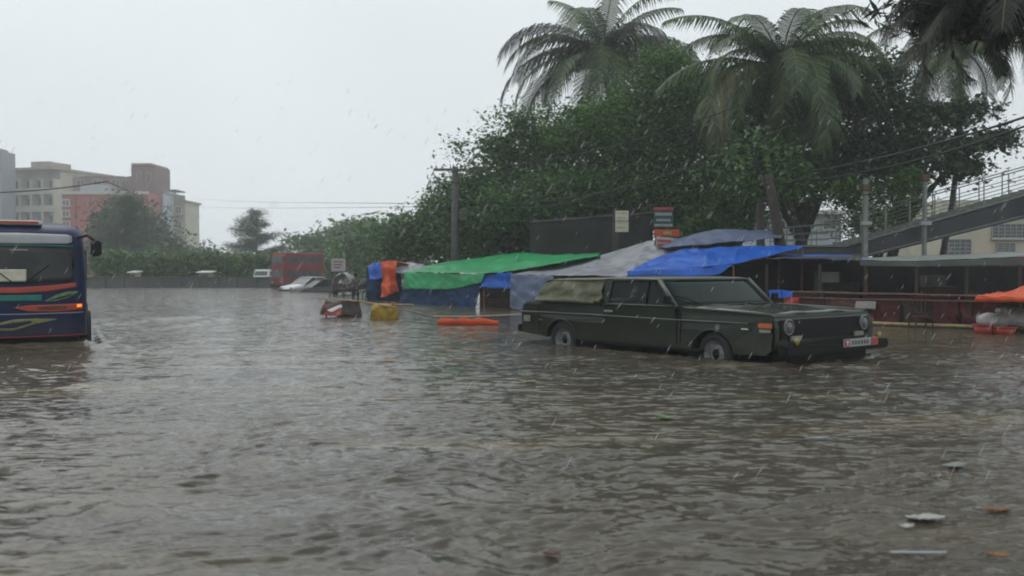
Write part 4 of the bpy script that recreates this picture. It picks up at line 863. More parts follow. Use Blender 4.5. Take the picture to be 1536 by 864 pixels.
# ================================================================== JEEP
TH = R(52)
cf = P(1160, 480, 13.3); fw = Vector((math.cos(TH), -math.sin(TH), 0)); nn_ = Vector((-math.sin(TH), -math.cos(TH), 0))
JW, JF, JR = 1.38, 3.0, -3.0
org = Vector((cf.x, cf.y, 0)) - fw * JF - nn_ * JW; org.z = -.25
jeep = thing('jeep', 'long dark olive military jeep with rolled khaki canvas, driving through the flood', 'jeep', org, -TH)
AR = (-1.76, 1.87); ar = .43; wc = .35
def arch(x):  return [(x + ar * math.cos(a), max(.40, wc + ar * .92 * math.sin(a))) for a in [math.pi * k / 12 for k in range(13)]]
prof = [(JR, .47), (JR - .02, .86), (JR, 1.06), (-.75, 1.07), (1.02, 1.09), (1.25, 1.085), (2.2, 1.06), (2.9, 1.03), (2.97, .98), (3.0, .85), (3.0, .52), (2.85, .42)]
prof += arch(AR[1])[0:] + [(1.25, .40), (-1.1, .40)] + arch(AR[0]) + [(-2.4, .42), (-2.85, .44)]
m = MB(); m.prism(prof, -JW, JW)
body = m.build('body', M['olive'], jeep)
bm = bmesh.new(); bm.from_mesh(body.data)
for v in bm.verts:
    if v.co.z > .95: v.co.y *= .955
es = [e for e in bm.edges if not (abs(e.verts[0].co.y - e.verts[1].co.y) > .5 and e.verts[0].co.z < .96)]
bmesh.ops.bevel(bm, geom=[e for e in es if e.verts[0].co.z > .8 or e.verts[1].co.z > .8], offset=.06, segments=4, affect='EDGES', clamp_overlap=True)
bm.to_mesh(body.data); bm.free()
# fender flares and wheel arch lips
for s in (-1, 1):
    for x in AR:
        m = MB(); pts = [(x + (ar + .01) * math.cos(a), s * (JW + .005), max(.40, wc + (ar * .92 + .01) * math.sin(a))) for a in [math.pi * k / 16 for k in range(17)]]
        m.tube(pts, .02, 6); m.build('wheel_arch_lip', M['olive'], jeep, smooth=True)
    # pale trim line along the side
    m = MB(); m.tube([(JR + .02, s * (JW + .006), .865), (-1, s * (JW + .006), .875), (1, s * (JW + .006), .875), (2.55, s * (JW + .006), .885)], .015, 6); m.build('side_trim', M['olive_trim'], jeep, smooth=True)
    # door: a panel proud of the body
    m = MB(); m.prism([(-.62, .47), (-.62, 1.04), (1.08, 1.05), (1.12, .8), (1.12, .47)], s * JW, s * (JW + .012))
    d = m.build('door', M['olive'], jeep); 
    m = MB(); m.box((-.44, s * (JW + .045), .965), (.22, .02, .035)); m.box((-.53, s * (JW + .025), .965), (.02, .04, .03)); m.box((-.35, s * (JW + .025), .965), (.02, .04, .03)); m.build('handle', M['chrome'], d)
    m = MB(); m.box((-.1, s * (JW + .018), .53), (3.0 if False else 1.66, .02, .02)); d2 = m
    MB().box((.2, s * (JW - .04), .40), (2.9, .12, .05)).build('side_step', M['black'], jeep, bevel=.01)
    # vertical seams
    for x in (-2.45, 1.2): MB().box((x, s * (JW + .001), .75), (.012, .012, .48)).build('panel_seam', M['black'], jeep)
    # rear side lamp panel and fuel cap
    MB().box((-2.78, s * (JW + .01), .73), (.20, .03, .12)).build('side_reflector', M['lampglass'], jeep, bevel=.008)
    MB().box((-2.35, s * (JW + .012), .72), (.13, .02, .025)).build('side_badge', M['chrome'], jeep)
    # front wing side lamps
    MB().box((2.86, s * (JW + .012), .865), (.24, .035, .075)).build('indicator', M['amber'], jeep, bevel=.01)
    MB().box((2.86, s * (JW + .012), .785), (.20, .035, .05)).build('side_lamp', M['lampglass'], jeep, bevel=.01)
    MB().box((2.50, s * (JW + .012), .80), (.13, .02, .022)).build('side_badge', M['chrome'], jeep)
# inner wheel wells and chassis
m = MB(); m.box((0, 0, .44), (5.4, 1.5, .22)); m.build('chassis', M['black'], jeep)
for x in AR: MB().box((x, 0, .58), (.80, 2 * JW - .3, .36)).build('wheel_well', M['black'], jeep)
for x in AR:
    for s in (-1, 1):
        steer = R(-6) if x > 0 else 0; y = s * (JW - .14)
        o = MB().lathe([(.0, .06 * s), (.07, .06 * s), (.08, .0), (.15, -.03 * s), (.15, -.08 * s), (0, -.08 * s)], (0, 0, 0), 'y', 20).build('wheel', M['black'], jeep, smooth=True); o.location = (x, y, .36); o.rotation_euler.z = steer
        MB().lathe([(.225, -.10), (.30, -.12), (.345, -.10), (.36, -.05), (.36, .05), (.345, .10), (.30, .12), (.225, .10), (.21, 0), (.225, -.10)], (0, 0, 0), 'y', 36).build('tyre', M['rubber'], o, smooth=True)
        rm = MB().lathe([(.228, .10 * s), (.22, .085 * s), (.19, .07 * s), (.18, .03 * s), (.15, .02 * s), (.12, .05 * s), (.08, .055 * s), (.07, -.04 * s), (.22, -.06 * s), (.228, .10 * s)], (0, 0, 0), 'y', 32).build('rim', M['steel'], o, smooth=True)
        b_ = MB()
        for k in range(6): a = k * math.pi / 3; b_.lathe([(0, .05 * s), (.014, .05 * s), (.014, .085 * s), (0, .085 * s)], (.115 * math.cos(a), 0, .115 * math.sin(a)), 'y', 6)
        b_.build('wheel_nuts', M['chrome'], o)
# cabin
rw = JW - .16                      # roof half width
m = MB(); g = []
xs_ = [-2.32, -2.1, -1.5, -.75, 0, .4, .56, .60]; zs_ = [1.44, 1.50, 1.525, 1.535, 1.545, 1.54, 1.525, 1.50]
for x, z in zip(xs_, zs_): g.append([Vector((x, -rw * math.cos(math.pi * j / 12) if j not in (0, 12) else (-rw if j == 0 else rw), z - .0 + .03 * math.sin(math.pi * j / 12) ** .5)) for j in range(13)])
MB().sheet([g[i] for i in range(3, 8)], .035).build('roof', M['roofgrey'], jeep, smooth=True)
can_top = [Vector(v) for v in ()]
yb = JW * .955 - .02
def cabin_y(z): return yb + (rw - yb) * (z - 1.07) / (1.52 - 1.07)
# canvas canopy: top, near and far sides, back, all rolled with folds
n1 = 30
for nm, fn in (('side_l', 1), ('side_r', -1)):
    g = []
    for i in range(n1 + 1):
        f = i / n1; x = -2.62 + f * (-.74 + 2.62); row = []
        for j in range(13):
            h = j / 12; xt = -2.34 + f * (-.74 + 2.34); z = 1.08 + h * (.43 - .05 * max(0, 1 - f * 6)); xx = x * (1 - h) + xt * h
            bulge = .05 * math.sin(math.pi * h) + .05 * noise.noise(Vector((xx * 2.2 - h * 2.5, h * 2 + fn, 0))) + .03 * noise.noise(Vector((xx * 6 - h * 7, h * 5, fn)))
            if 0 < h < .2: bulge += .05
            row.append(Vector((xx, fn * (cabin_y(z) + bulge), z)))
        g.append(row)
    MB().sheet(g, .01).build('canvas_side', M['canvas'], jeep, smooth=True)
g = [[Vector((-2.38 + (-.70 + 2.38) * i / 20., y * (rw + .04), 1.50 + .025 * (1 - abs(y)) ** .4 + .02 * i / 20 + .012 * noise.noise(Vector((i * .5, y * 3, 0))) - .03 * max(0, 1 - i / 2.))) for y in [k / 8. - 1 for k in range(17)]] for i in range(21)]
MB().sheet(g, .02).build('canvas_top', M['canvas'], jeep, smooth=True)
g = [[Vector((-2.62 + .26 * i / 8. - .02 * math.sin(j), y * (yb + (rw - yb) * i / 8.), 1.08 + .40 * i / 8.)) for j, y in enumerate([k / 8. - 1 for k in range(17)])] for i in range(9)]
MB().sheet(g, .012).build('canvas_back', M['canvas'], jeep, smooth=True)
for s in (-1, 1):
    m = MB(); m.tube([(-2.55, s * (yb + .06), 1.10), (-1.6, s * (yb + .07), 1.12), (-.9, s * (yb + .06), 1.10)], [.03, .045, .03], 8); m.build('rolled_canvas', M['canvas'], jeep, smooth=True)
    # pillars + window frame
    m = MB(); m.prism([(-.86, 1.07), (-.80, 1.52), (-.52, 1.53), (-.58, 1.07)], s * (yb - .03), s * (yb + .005))
    o = m.build('rear_pillar', M['olive'], jeep)
    for v in o.data.vertices: v.co.y = v.co.y + (-s) * (yb - rw) * (v.co.z - 1.07) / .45
    m = MB(); m.tube([(1.03, s * (yb - .01), 1.08), (.57, s * (rw - .01), 1.525)], .038, 6); m.build('windscreen_pillar', M['olive_trim'], jeep, smooth=True)
    m = MB(); m.tube([(-.55, s * (rw - .005), 1.50), (.58, s * (rw - .005), 1.51)], .022, 6); m.tube([(.34, s * (yb - .005), 1.08), (.34, s * (rw + .002), 1.50)], .014, 6); m.build('window_frame', M['black'], jeep, smooth=True)
    m = MB(); a_, b_, c_, d_ = (-.56, s * (yb - .02), 1.08), (1.0, s * (yb - .02), 1.08), (.56, s * (rw - .02), 1.51), (-.52, s * (rw - .02), 1.51)
    m.add([a_, b_, c_, d_], [(0, 1, 2, 3)]); m.build('side_window', M['glass_clear'], jeep)
    MB().tube([(-.6, s * (yb + .003), 1.085), (1.05, s * (yb + .003), 1.09)], .014, 6).build('belt_moulding', M['olive_trim'], jeep, smooth=True)
    mi = MB().box((.98, s * (yb + .16), 1.20), (.06, .16, .13)).build('wing_mirror', M['black'], jeep, bevel=.015); MB().tube([(1.0, s * (yb - .01), 1.12), (.99, s * (yb + .12), 1.18)], .01, 5).build('mirror_arm', M['black'], mi)
wg = MB(); n_ = 12
g = [[Vector((1.05 - .48 * i / 6. + .06 * (1 - (k / 6. - 1) ** 2), (k / 6. - 1) * ((yb - .05) * (1 - i / 6.) + (rw - .05) * i / 6.), 1.085 + .435 * i / 6.)) for k in range(13)] for i in range(7)]
MB().sheet(g, .006).build('windscreen', M['glass'], jeep, smooth=True)
m = MB(); m.tube(g[0], .022, 6); m.tube(g[-1], .026, 6); m.build('windscreen_frame', M['olive'], jeep, smooth=True)
for y in (-.75, .1): MB().tube([(1.13, y, 1.10), (.98, y - .25, 1.22), (.93, y - .48, 1.27)], .010, 5).build('wiper', M['black'], jeep)
# interior
m = MB(); m.box((.75, 0, 1.10), (.45, 2.1, .08)); m.build('dashboard', M['interior'], jeep, bevel=.02)
for y in (-.55, .55): m = MB(); m.box((-.25, y, 1.22), (.16, .55, .34), ry=-.15); m.box((-.30, y, 1.43), (.10, .28, .13)); m.build('seat', M['interior'], jeep, bevel=.03)
m = MB(); m.tube([(.42 + .05 * math.cos(a), .55 + .19 * math.sin(a), 1.22 + .17 * math.cos(a)) for a in [2 * math.pi * k / 18 for k in range(19)]], .014, 6); m.tube([(.6, .55, 1.12), (.42, .55, 1.22)], .02, 6); m.build('steering_wheel', M['black'], jeep, smooth=True)
# bonnet
g = [[Vector((1.22 + 1.66 * i / 10., (k / 8. - 1) * (JW - .22), 1.085 - .045 * i / 10. - .03 * (i / 10.) ** 4 + .030 * (1 - abs(k / 8. - 1) ** 4) + (.012 if abs(k - 8) in (3, 4) else 0))) for k in range(17)] for i in range(11)]
MB().sheet(g, .03).build('bonnet', mat('wet_olive_bonnet', (.035, .048, .032), .22, .2, 2, coat=.6), jeep, smooth=True)
for s in (-1, 1): MB().tube([(1.2, s * (JW - .1), 1.075), (2.2, s * (JW - .1), 1.055), (2.88, s * (JW - .1), 1.03)], .022, 6).build('wing_edge', M['olive_trim'], jeep, smooth=True)
for y in (-.35, .35): MB().box((1.45, y, 1.118), (.20, .38, .014)).build('bonnet_vent', M['black'], jeep)
# front face
MB().box((3.005, 0, .80), (.02, 2 * JW - .34, .30)).build('grille', M['black'], jeep)
gb_ = jeep.children[-1]; m = MB()
for k in range(6): m.box((3.025, 0, .69 + .045 * k), (.02, 1.62, .014))
for k in range(11): m.box((3.03, -.75 + .15 * k, .80), (.02, .022, .27))
m.build('grille_bars', mat('grille_grey', (.035, .038, .035), .4, .2, 6), gb_)
for s in (-1, 1):
    o = MB().lathe([(0, .035), (.06, .03), (.095, .015), (.10, 0), (0, 0)], (3.015, s * 1.03, .84), 'x', 22).build('headlight', M['headglass'], jeep, smooth=True)
    MB().lathe([(.10, 0), (.10, .03), (.125, .02), (.125, 0)], (3.015, s * 1.03, .84), 'x', 22).build('headlight_ring', M['steel'], o, smooth=True)
    MB().box((3.03, s * .86, .665), (.04, .26, .075)).build('parking_lamp', M['lampglass'], jeep, bevel=.01)
    o = MB().lathe([(0, .025), (.045, .018), (.06, 0), (.0, -.05)], (3.24, s * 1.13, .640), 'x', 18).build('fog_lamp', M['lampyellow'], jeep, smooth=True); MB().box((3.2, s * 1.13, .60), (.03, .03, .06)).build('lamp_bracket', M['black'], o)
MB().box((3.17, 0, .50), (.16, 2 * JW + .06, .15)).build('front_bumper', M['black'], jeep, bevel=.025)
MB().box((2.9, 0, .38), (.3, 2.1, .2)).build('valance_panel', M['black'], jeep)
pl = MB().box((3.262, .55, .535), (.018, .98, .125)).build('number_plate', M['greypanel'], jeep, bevel=.004); pl.location.z = .02
MB().box((3.275, .14, .535), (.008, .13, .11)).build('plate_red_block', M['red'], pl); MB().box((3.275, .93, .535), (.008, .20, .11)).build('plate_red_block', M['red'], pl)
m = MB(); m.box((3.281, .14, .53), (.004, .022, .07)); m.box((3.281, .125, .56), (.004, .05, .014), rx=.7); m.box((3.281, .155, .56), (.004, .05, .014), rx=-.7); m.build('plate_arrow', M['white'], pl)
m = MB()
for k in range(6): m.box((3.275, .30 + k * .085, .535), (.006, .05, .06))
m.build('plate_characters', M['roofgrey'], pl)
MB().box((-3.10, 0, .52), (.14, 2 * JW - .1, .15)).build('rear_bumper', M['black'], jeep, bevel=.02)
for s in (-1, 1): MB().box((-3.03, s * 1.2, .78), (.05, .16, .24)).build('tail_lamp', M['red'], jeep, bevel=.01)
MB().lathe([(.2, -.09), (.34, -.10), (.38, 0), (.34, .10), (.2, .09), (.18, 0), (.2, -.09)], (-3.14, .45, .90), 'x', 28).build('spare_tyre', M['rubber'], jeep, smooth=True)
MB().tube([(1.3, yb - .05, 1.09), (1.22, yb - .02, 1.75)], [.008, .004], 5).build('aerial', M['black'], jeep)
MB().box((0, 0, 1.072), (3.4, 2.3, .02)).build('cabin_floor', M['interior'], jeep); jeep.children[-1].location.x = -.7

# ================================================================== BUS
PHI = R(26)
bf = Vector((math.sin(PHI), -math.cos(PHI), 0)); bl = Vector((math.cos(PHI), math.sin(PHI), 0))      # forward, towards picture right
BW, BL = 1.15, 3.9
cB = P(131, 500, 17.4); cB.z = 0
bo = cB - bl * BW - bf * BL; bo.z = -.25
bus = thing('bus', 'dark blue bus with red stripe and painted swirls, cut by the left edge', 'bus', bo, 0)
bus.rotation_euler.z = math.atan2(bf.y, bf.x)      # local x = forward, local y = left = picture right
def fx(y, z):
    a = abs(y) / BW; x = BL - .10 * a * a
    if a > .70: x -= .42 * (1 - math.sqrt(max(0, 1 - ((a - .70) / .30) ** 2)))
    if z > 1.4: x -= .13 * (z - 1.4)
    if z > 2.30: x -= .35 * ((z - 2.3) / .25) ** 2
    return x
def outline(z):
    k = BW * (1 - .04 * max(0, z - 1.4)) * (1 if z < 2.35 else 1 - .10 * ((z - 2.35) / .2) ** 2)
    ys = [math.sin(t_) for t_ in np.linspace(-math.pi / 2, math.pi / 2, 25)]
    pts = [(fx(y * BW, z), y * k) for y in ys]
    pts += [(x, k) for x in np.linspace(BL - .8, -BL + .2, 12)] + [(-BL, k - .2), (-BL, 0), (-BL, -k + .2)] + [(x, -k) for x in np.linspace(-BL + .2, BL - .8, 12)]
    return pts
zz = [.40, .48, .75, 1.0, 1.25, 1.5, 1.8, 2.1, 2.3, 2.42, 2.5, 2.545]
m = MB(); vs = []
for z in zz: vs += [(x, y, z) for x, y in outline(z)]
n_ = len(outline(1)); fs = [(i * n_ + k, i * n_ + (k + 1) % n_, (i + 1) * n_ + (k + 1) % n_, (i + 1) * n_ + k) for i in range(len(zz) - 1) for k in range(n_)]
vs += [(x * .93, y * .8, 2.57) for x, y in outline(2.5)]; q = (len(zz) - 1) * n_
fs += [(q + k, q + (k + 1) % n_, q + n_ + (k + 1) % n_, q + n_ + k) for k in range(n_)] + [tuple(range(q + n_, q + 2 * n_)), tuple(range(n_))[::-1]]
m.add(vs, fs); m.build('body', M['busblue'], bus, smooth=True)
def decal(name, pts, mm, off=.008, th=.006, parent=bus, n_=26):
    """outline given as (y, zlow, zhigh) stations on the front face"""
    ys = [p[0] for p in pts]; g = []
    for i in range(n_ + 1):
        y = ys[0] + (ys[-1] - ys[0]) * i / n_; lo = np.interp(y, ys, [p[1] for p in pts]); hi = np.interp(y, ys, [p[2] for p in pts])
        g.append([Vector((fx(y, lo + (hi - lo) * j / 6) + off, y, lo + (hi - lo) * j / 6)) for j in range(7)])
    return MB().sheet(g, th).build(name, M[mm], parent, smooth=True)
ws = decal('windscreen', [(-1.02, 1.50, 2.05), (-.9, 1.46, 2.12), (0, 1.42, 2.13), (.85, 1.46, 2.11), (.93, 1.50, 2.02)], 'glass', .010, .004)
ws.data.materials[0] = mat('bus_windscreen', (.006, .009, .011), .14, .7, 1.6, spec=.3, col2=(.05, .05, .045))  # paler blotches in the glass colour stand in for sheen
decal('destination_panel', [(-1.0, 2.20, 2.38), (0, 2.18, 2.39), (.82, 2.19, 2.37), (.90, 2.22, 2.34)], 'greypanel', .012)
decal('blue_brow_strip', [(-.98, 2.145, 2.165), (0, 2.145, 2.165), (.92, 2.14, 2.16)], 'teal', .014)
decal('red_stripe', [(-1.1, 1.26, 1.37), (0, 1.25, 1.36), (.5, 1.28, 1.39), (.97, 1.36, 1.44)], 'busred', .010)
decal('teal_panel', [(-.5, 1.10, 1.215), (.38, 1.10, 1.215)], 'teal', .010)
decal('leaf_swirl', [(.42, 1.09, 1.10), (.60, 1.09, 1.20), (.80, 1.14, 1.27), (1.0, 1.25, 1.275)], 'leafgreen', .010)
decal('leaf_swirl_gap', [(.52, 1.115, 1.12), (.66, 1.13, 1.165), (.88, 1.20, 1.225)], 'busblue', .016)
hl_ = decal('headlamp_band', [(-.1, .98, .985), (.15, .90, 1.02), (.6, .89, 1.03), (1.08, .92, 1.04)], 'busred', .010)
decal('lamp_glass', [(.30, .95, .985), (.5, .93, 1.0), (.80, .94, 1.0)], 'rust', .018, parent=bus)
decal('indicator', [(.98, .965, 1.02), (1.06, .97, 1.02)], 'amber_lit', .02, n_=4)
decal('bumper_line', [(-1.1, .855, .868), (0, .85, .863), (1.09, .86, .873)], 'greypanel', .012)
decal('gold_swirl', [(-.75, .62, .64), (-.5, .56, .66), (-.1, .54, .76), (.25, .66, .77), (.62, .74, .755)], 'gold', .010)
decal('gold_swirl_gap', [(-.5, .60, .63), (-.1, .60, .70), (.2, .69, .73)], 'busblue', .016)
decal('gold_swirl', [(-1.05, .60, .61), (-.9, .58, .70), (-.72, .60, .66)], 'gold', .010)
decal('lower_red_line', [(-1.1, .42, .435), (0, .42, .435), (1.08, .43, .445)], 'red', .010)
decal('route_card', [(-.35, 1.47, 1.70), (.12, 1.47, 1.70)], 'cream', .016, n_=6)
decal('route_card', [(-.85, 1.47, 1.64), (-.45, 1.47, 1.64)], 'cream', .016, n_=6)
for y in (-.7, -.15): decal('ceiling_reflection', [(y, 2.06, 2.075), (y + .3, 2.06, 2.075)], 'greypanel', .014, n_=4).name = 'painted_reflection'  # pale strips painted on the windscreen as ceiling reflections
for s in (-1, 1): MB().tube([(fx(s * .1, 1.45) + .03, s * .1, 1.45), (fx(s * .5, 1.8) + .03, s * .5, 1.78)], .010, 5).build('wiper', M['black'], bus)
MB().box((-.1, 0, .30), (2 * BL - .6, 2 * BW - .35, .36)).build('chassis', M['black'], bus)
# roof marker with red stripe
m = MB(); m.box((BL - .75, -.35, 2.60), (.7, 1.45, .09)); o = m.build('roof_light_box', M['white'], bus, bevel=.02)
MB().box((BL - .385, -.35, 2.595), (.02, 1.35, .05)).build('red_lens', M['busred'], o)
MB().box((-.2, 0, 2.60), (4.2, 1.7, .12)).build('roof_rack', M['greypanel'], bus, bevel=.03)
# mirrors
for s in (1, -1):
    o = MB().box((BL + .12, s * (BW + .17), 2.10), (.09, .19, .30)).build('wing_mirror', M['black'], bus, bevel=.03)
    MB().tube([(BL - .38, s * (BW - .12), 2.32), (BL - .1, s * (BW + .02), 2.36), (BL + .10, s * (BW + .14), 2.25)], .028, 6).build('mirror_arm', M['black'], o, smooth=True)
# sides
for s in (-1, 1):
    for k in range(6):
        x = BL - 1.5 - k * 1.08; MB().box((x, s * (BW - .005), 1.78), (.96, .05, .62)).build('side_window', M['window'], bus, bevel=.01)
    MB().box((-.3, s * (BW + .004), 1.28), (6.6, .012, .10)).build('side_stripe', M['busred'], bus)
    for x in (2.35, -2.2):
        MB().lathe([(.0, -.04), (.52, -.04), (.52, .02), (.0, .02)], (x, s * (BW - .0), .45), 'y', 28).build('wheel_recess', M['black'], bus)
        o = MB().lathe([(0, .03), (.2, .03), (.24, .06), (.24, -.06), (0, -.06)], (x, s * (BW - .0), .42), 'y', 24).build('wheel', M['steel'], bus)
        MB().lathe([(.24, -.1), (.40, -.11), (.43, 0), (.40, .11), (.24, .1), (.24, -.1)], (x, s * (BW - .02), .42), 'y', 30).build('tyre', M['rubber'], o, smooth=True)

# ================================================================== FAR VEHICLES
def far_vehicle_frame(px, Yv, ang, z=-.25): return (wx(px, Yv), Yv, z), ang
# double decker: local x forward
loc, rz = far_vehicle_frame(447, 67, R(-90 - 34))
dd = thing('double_decker_bus', 'red double decker bus far down the road behind the white car', 'bus', loc, rz)
W2, L2, H2 = .70, 1.95, 2.72
m = MB(); m.prism([(-L2, .3), (-L2, H2 - .1), (-L2 + .1, H2), (L2 - .15, H2), (L2 - .02, H2 - .3), (L2, 1.4), (L2 + .04, .9), (L2 + .02, .3)], -W2, W2); m.build('body', M['ddred'], dd, bevel=.03)
MB().box((0, 0, H2 + .02), (2 * L2 - .3, 2 * W2 - .1, .06)).build('roof', mat('faded_red_roof', (.42, .2, .16), .5, .2, 2), dd, bevel=.01)
for z, h in ((2.25, .5), (1.20, .5)):
    MB().box((L2 - (.01 if z > 2 else -.01), 0, z), (.08, 2 * W2 - .2, h)).build('front_window', M['window'], dd, bevel=.02)
    for s in (-1, 1):
        for k in range(6): MB().box((L2 - .5 - k * .57, s * (W2 + .004), z), (.50, .03, h * .85)).build('side_window', M['window'], dd, bevel=.01)
MB().box((L2 + .04, 0, .35), (.08, 2 * W2, .16)).build('front_bumper', M['black'], dd)
for s in (-1, 1):
    MB().box((L2 + .045, s * .55, .62), (.04, .24, .12)).build('headlight', M['lampglass'], dd)
    for x in (1.2, -1.2): MB().lathe([(0, .05), (.3, .05), (.33, 0), (.3, -.05), (0, -.05)], (x, s * W2, .34), 'y', 20).build('wheel', M['rubber'], dd)
def car(label, px, Yv, ang, mm, L=1.75, W_=.8, z=-.3, s_=1.):
    t = thing('car', label, 'car', (wx(px, Yv), Yv, z), ang, 'cars queuing by the double decker')
    m = MB(); st = [(-L, .45, .75), (-L + .1, .40, .86), (-.9, .38, .90), (.75, .38, .90), (L - .1, .40, .76), (L, .45, .62)]
    vs = []
    for x, z0, z1 in st: vs += [(x, -W_ * .96, z0), (x, -W_, (z0 + z1) / 2), (x, -W_ * .92, z1), (x, 0, z1 + .03), (x, W_ * .92, z1), (x, W_, (z0 + z1) / 2), (x, W_ * .96, z0)]
    fs = [(i * 7 + k, i * 7 + (k + 1) % 7, (i + 1) * 7 + (k + 1) % 7, (i + 1) * 7 + k) for i in range(5) for k in range(7)] + [tuple(range(7))[::-1], tuple(range(35, 42))]
    m.add(vs, fs); m.build('body', M[mm], t, smooth=False, bevel=.02)
    m = MB(); a = [(-1.15, W_ * .88, .88), (-.65, W_ * .72, 1.30), (.25, W_ * .72, 1.31), (.95, W_ * .88, .88)]
    vs = [(x, -y, z) for x, y, z in a] + [(x, y, z) for x, y, z in a]; m.add(vs, [(0, 1, 2, 3), (7, 6, 5, 4), (0, 4, 5, 1), (2, 6, 7, 3), (3, 7, 4, 0)]); m.build('cabin_glass', M['carglass'], t, bevel=.01)
    MB().box((-.2, 0, 1.325), (.98, W_ * 1.46, .05)).build('roof', M[mm], t, bevel=.02)
    m = MB()
    for s in (-1, 1): 
        for (x0, z0, x1, z1) in ((-1.15, .88, -.65, 1.3), (.95, .88, .25, 1.31), (-.1, .88, -.1, 1.3)): m.tube([(x0, s * W_ * .88, z0), (x1, s * W_ * .73, z1)], .03, 5)
    m.build('window_frame', M[mm], t)
    MB().box((L + .0, 0, .52), (.08, W_ * 1.8, .14)).build('front_bumper', M['black'], t, bevel=.02)
    for s in (-1, 1):
        MB().box((L - .02, s * W_ * .68, .66), (.08, .26, .1)).build('headlight', M['lampglass'], t, bevel=.01)
        MB().box((-L + .0, s * W_ * .72, .7), (.06, .2, .12)).build('tail_lamp', M['red'], t)
        for x in (1.1, -1.1):
            o = MB().lathe([(0, .04), (.17, .04), (.19, .06), (.19, -.06), (0, -.06)], (x, s * (W_ - .06), .33), 'y', 18).build('wheel', M['steel'], t); MB().lathe([(.19, -.09), (.29, -.1), (.31, 0), (.29, .1), (.19, .09), (.19, -.09)], (x, s * (W_ - .06), .33), 'y', 22).build('tyre', M['rubber'], o, smooth=True)
    return t
car('white saloon car hub deep in water in front of the red double decker', 464, 57, R(-90 - 42), 'white', z=-.5)
car('dark grey blue car half hidden just right of the white saloon', 484, 54.5, R(-90 - 55), 'barrier', z=-.6)
loc, rz = far_vehicle_frame(403, 74, R(-90 - 10))
vn = thing('minibus', 'small white minibus left of the red double decker', 'minibus', loc, rz)
m = MB(); m.prism([(-1.6, .3), (-1.6, 1.45), (-1.5, 1.52), (1.2, 1.52), (1.5, 1.05), (1.65, .8), (1.65, .3)], -.62, .62); m.build('body', M['white'], vn, bevel=.04)
MB().box((1.40, 0, 1.20), (.03, 1.08, .42), ry=-.57).build('windscreen', M['window'], vn)
for s in (-1, 1):
    for k in range(3): MB().box((.75 - k * .8, s * .622, 1.17), (.68, .02, .36)).build('side_window', M['window'], vn)
    MB().box((1.655, s * .42, .62), (.03, .2, .12)).build('headlight', M['lampglass'], vn)
    for x in (1.05, -1.0): MB().lathe([(0, .04), (.28, .04), (.3, 0), (.28, -.04), (0, -.04)], (x, s * .6, .32), 'y', 18).build('wheel', M['rubber'], vn)
MB().box((1.66, 0, .42), (.05, 1.2, .12)).build('front_bumper', M['black'], vn)
# roadside kiosks with pale roofs behind the far wall
for px, py, w_, lab in ((306, 408, 22, 'flat white roofed kiosk behind the kerb wall right of the tan block'), (198, 408, 13, 'small white topped kiosk behind the kerb wall near the bus')):
    Yk = 67.5; t = thing('kiosk', lab, 'kiosk', (wx(px, Yk), Yk, -.2)); W_ = w_ * Yk / FPX; z = wz(py, Yk) + .2
    MB().box((0, .5, z), (W_, 1.4, .09), rx=.05).build('roof', M['white'], t, bevel=.01)
    MB().box((0, .55, z / 2 - .03), (W_ * .7, 1., z - .1)).build('wall', M['wall_tan'], t)
    MB().box((0, .04, z * .72), (W_ * .5, .06, .28)).build('counter_opening', M['window'], t)

# ================================================================== PERSON
def skin_fig(name, verts, edges, radii, m, parent, lvl=2):
    me = bpy.data.meshes.new(name); me.from_pydata(verts, edges, []); o = bpy.data.objects.new(name, me); COL.objects.link(o)
    md = o.modifiers.new('Skin', 'SKIN'); 
    if not me.skin_vertices: me.attributes.new
    bm = bmesh.new(); bm.from_mesh(me); ly = bm.verts.layers.skin.verify()
    for i, v in enumerate(bm.verts): v[ly].radius = (radii[i] if hasattr(radii[i], '__len__') else (radii[i], radii[i])); v[ly].use_root = (i == 0)
    bm.to_mesh(me); bm.free(); sb = o.modifiers.new('Sub', 'SUBSURF'); sb.levels = lvl; sb.render_levels = lvl
    dg = bpy.context.evaluated_depsgraph_get(); ev = bpy.data.meshes.new_from_object(o.evaluated_get(dg)); o.modifiers.clear(); o.data = ev; ev.name = name
    ev.materials.clear(); ev.materials.append(m); ev.shade_smooth(); o.parent = parent; return o
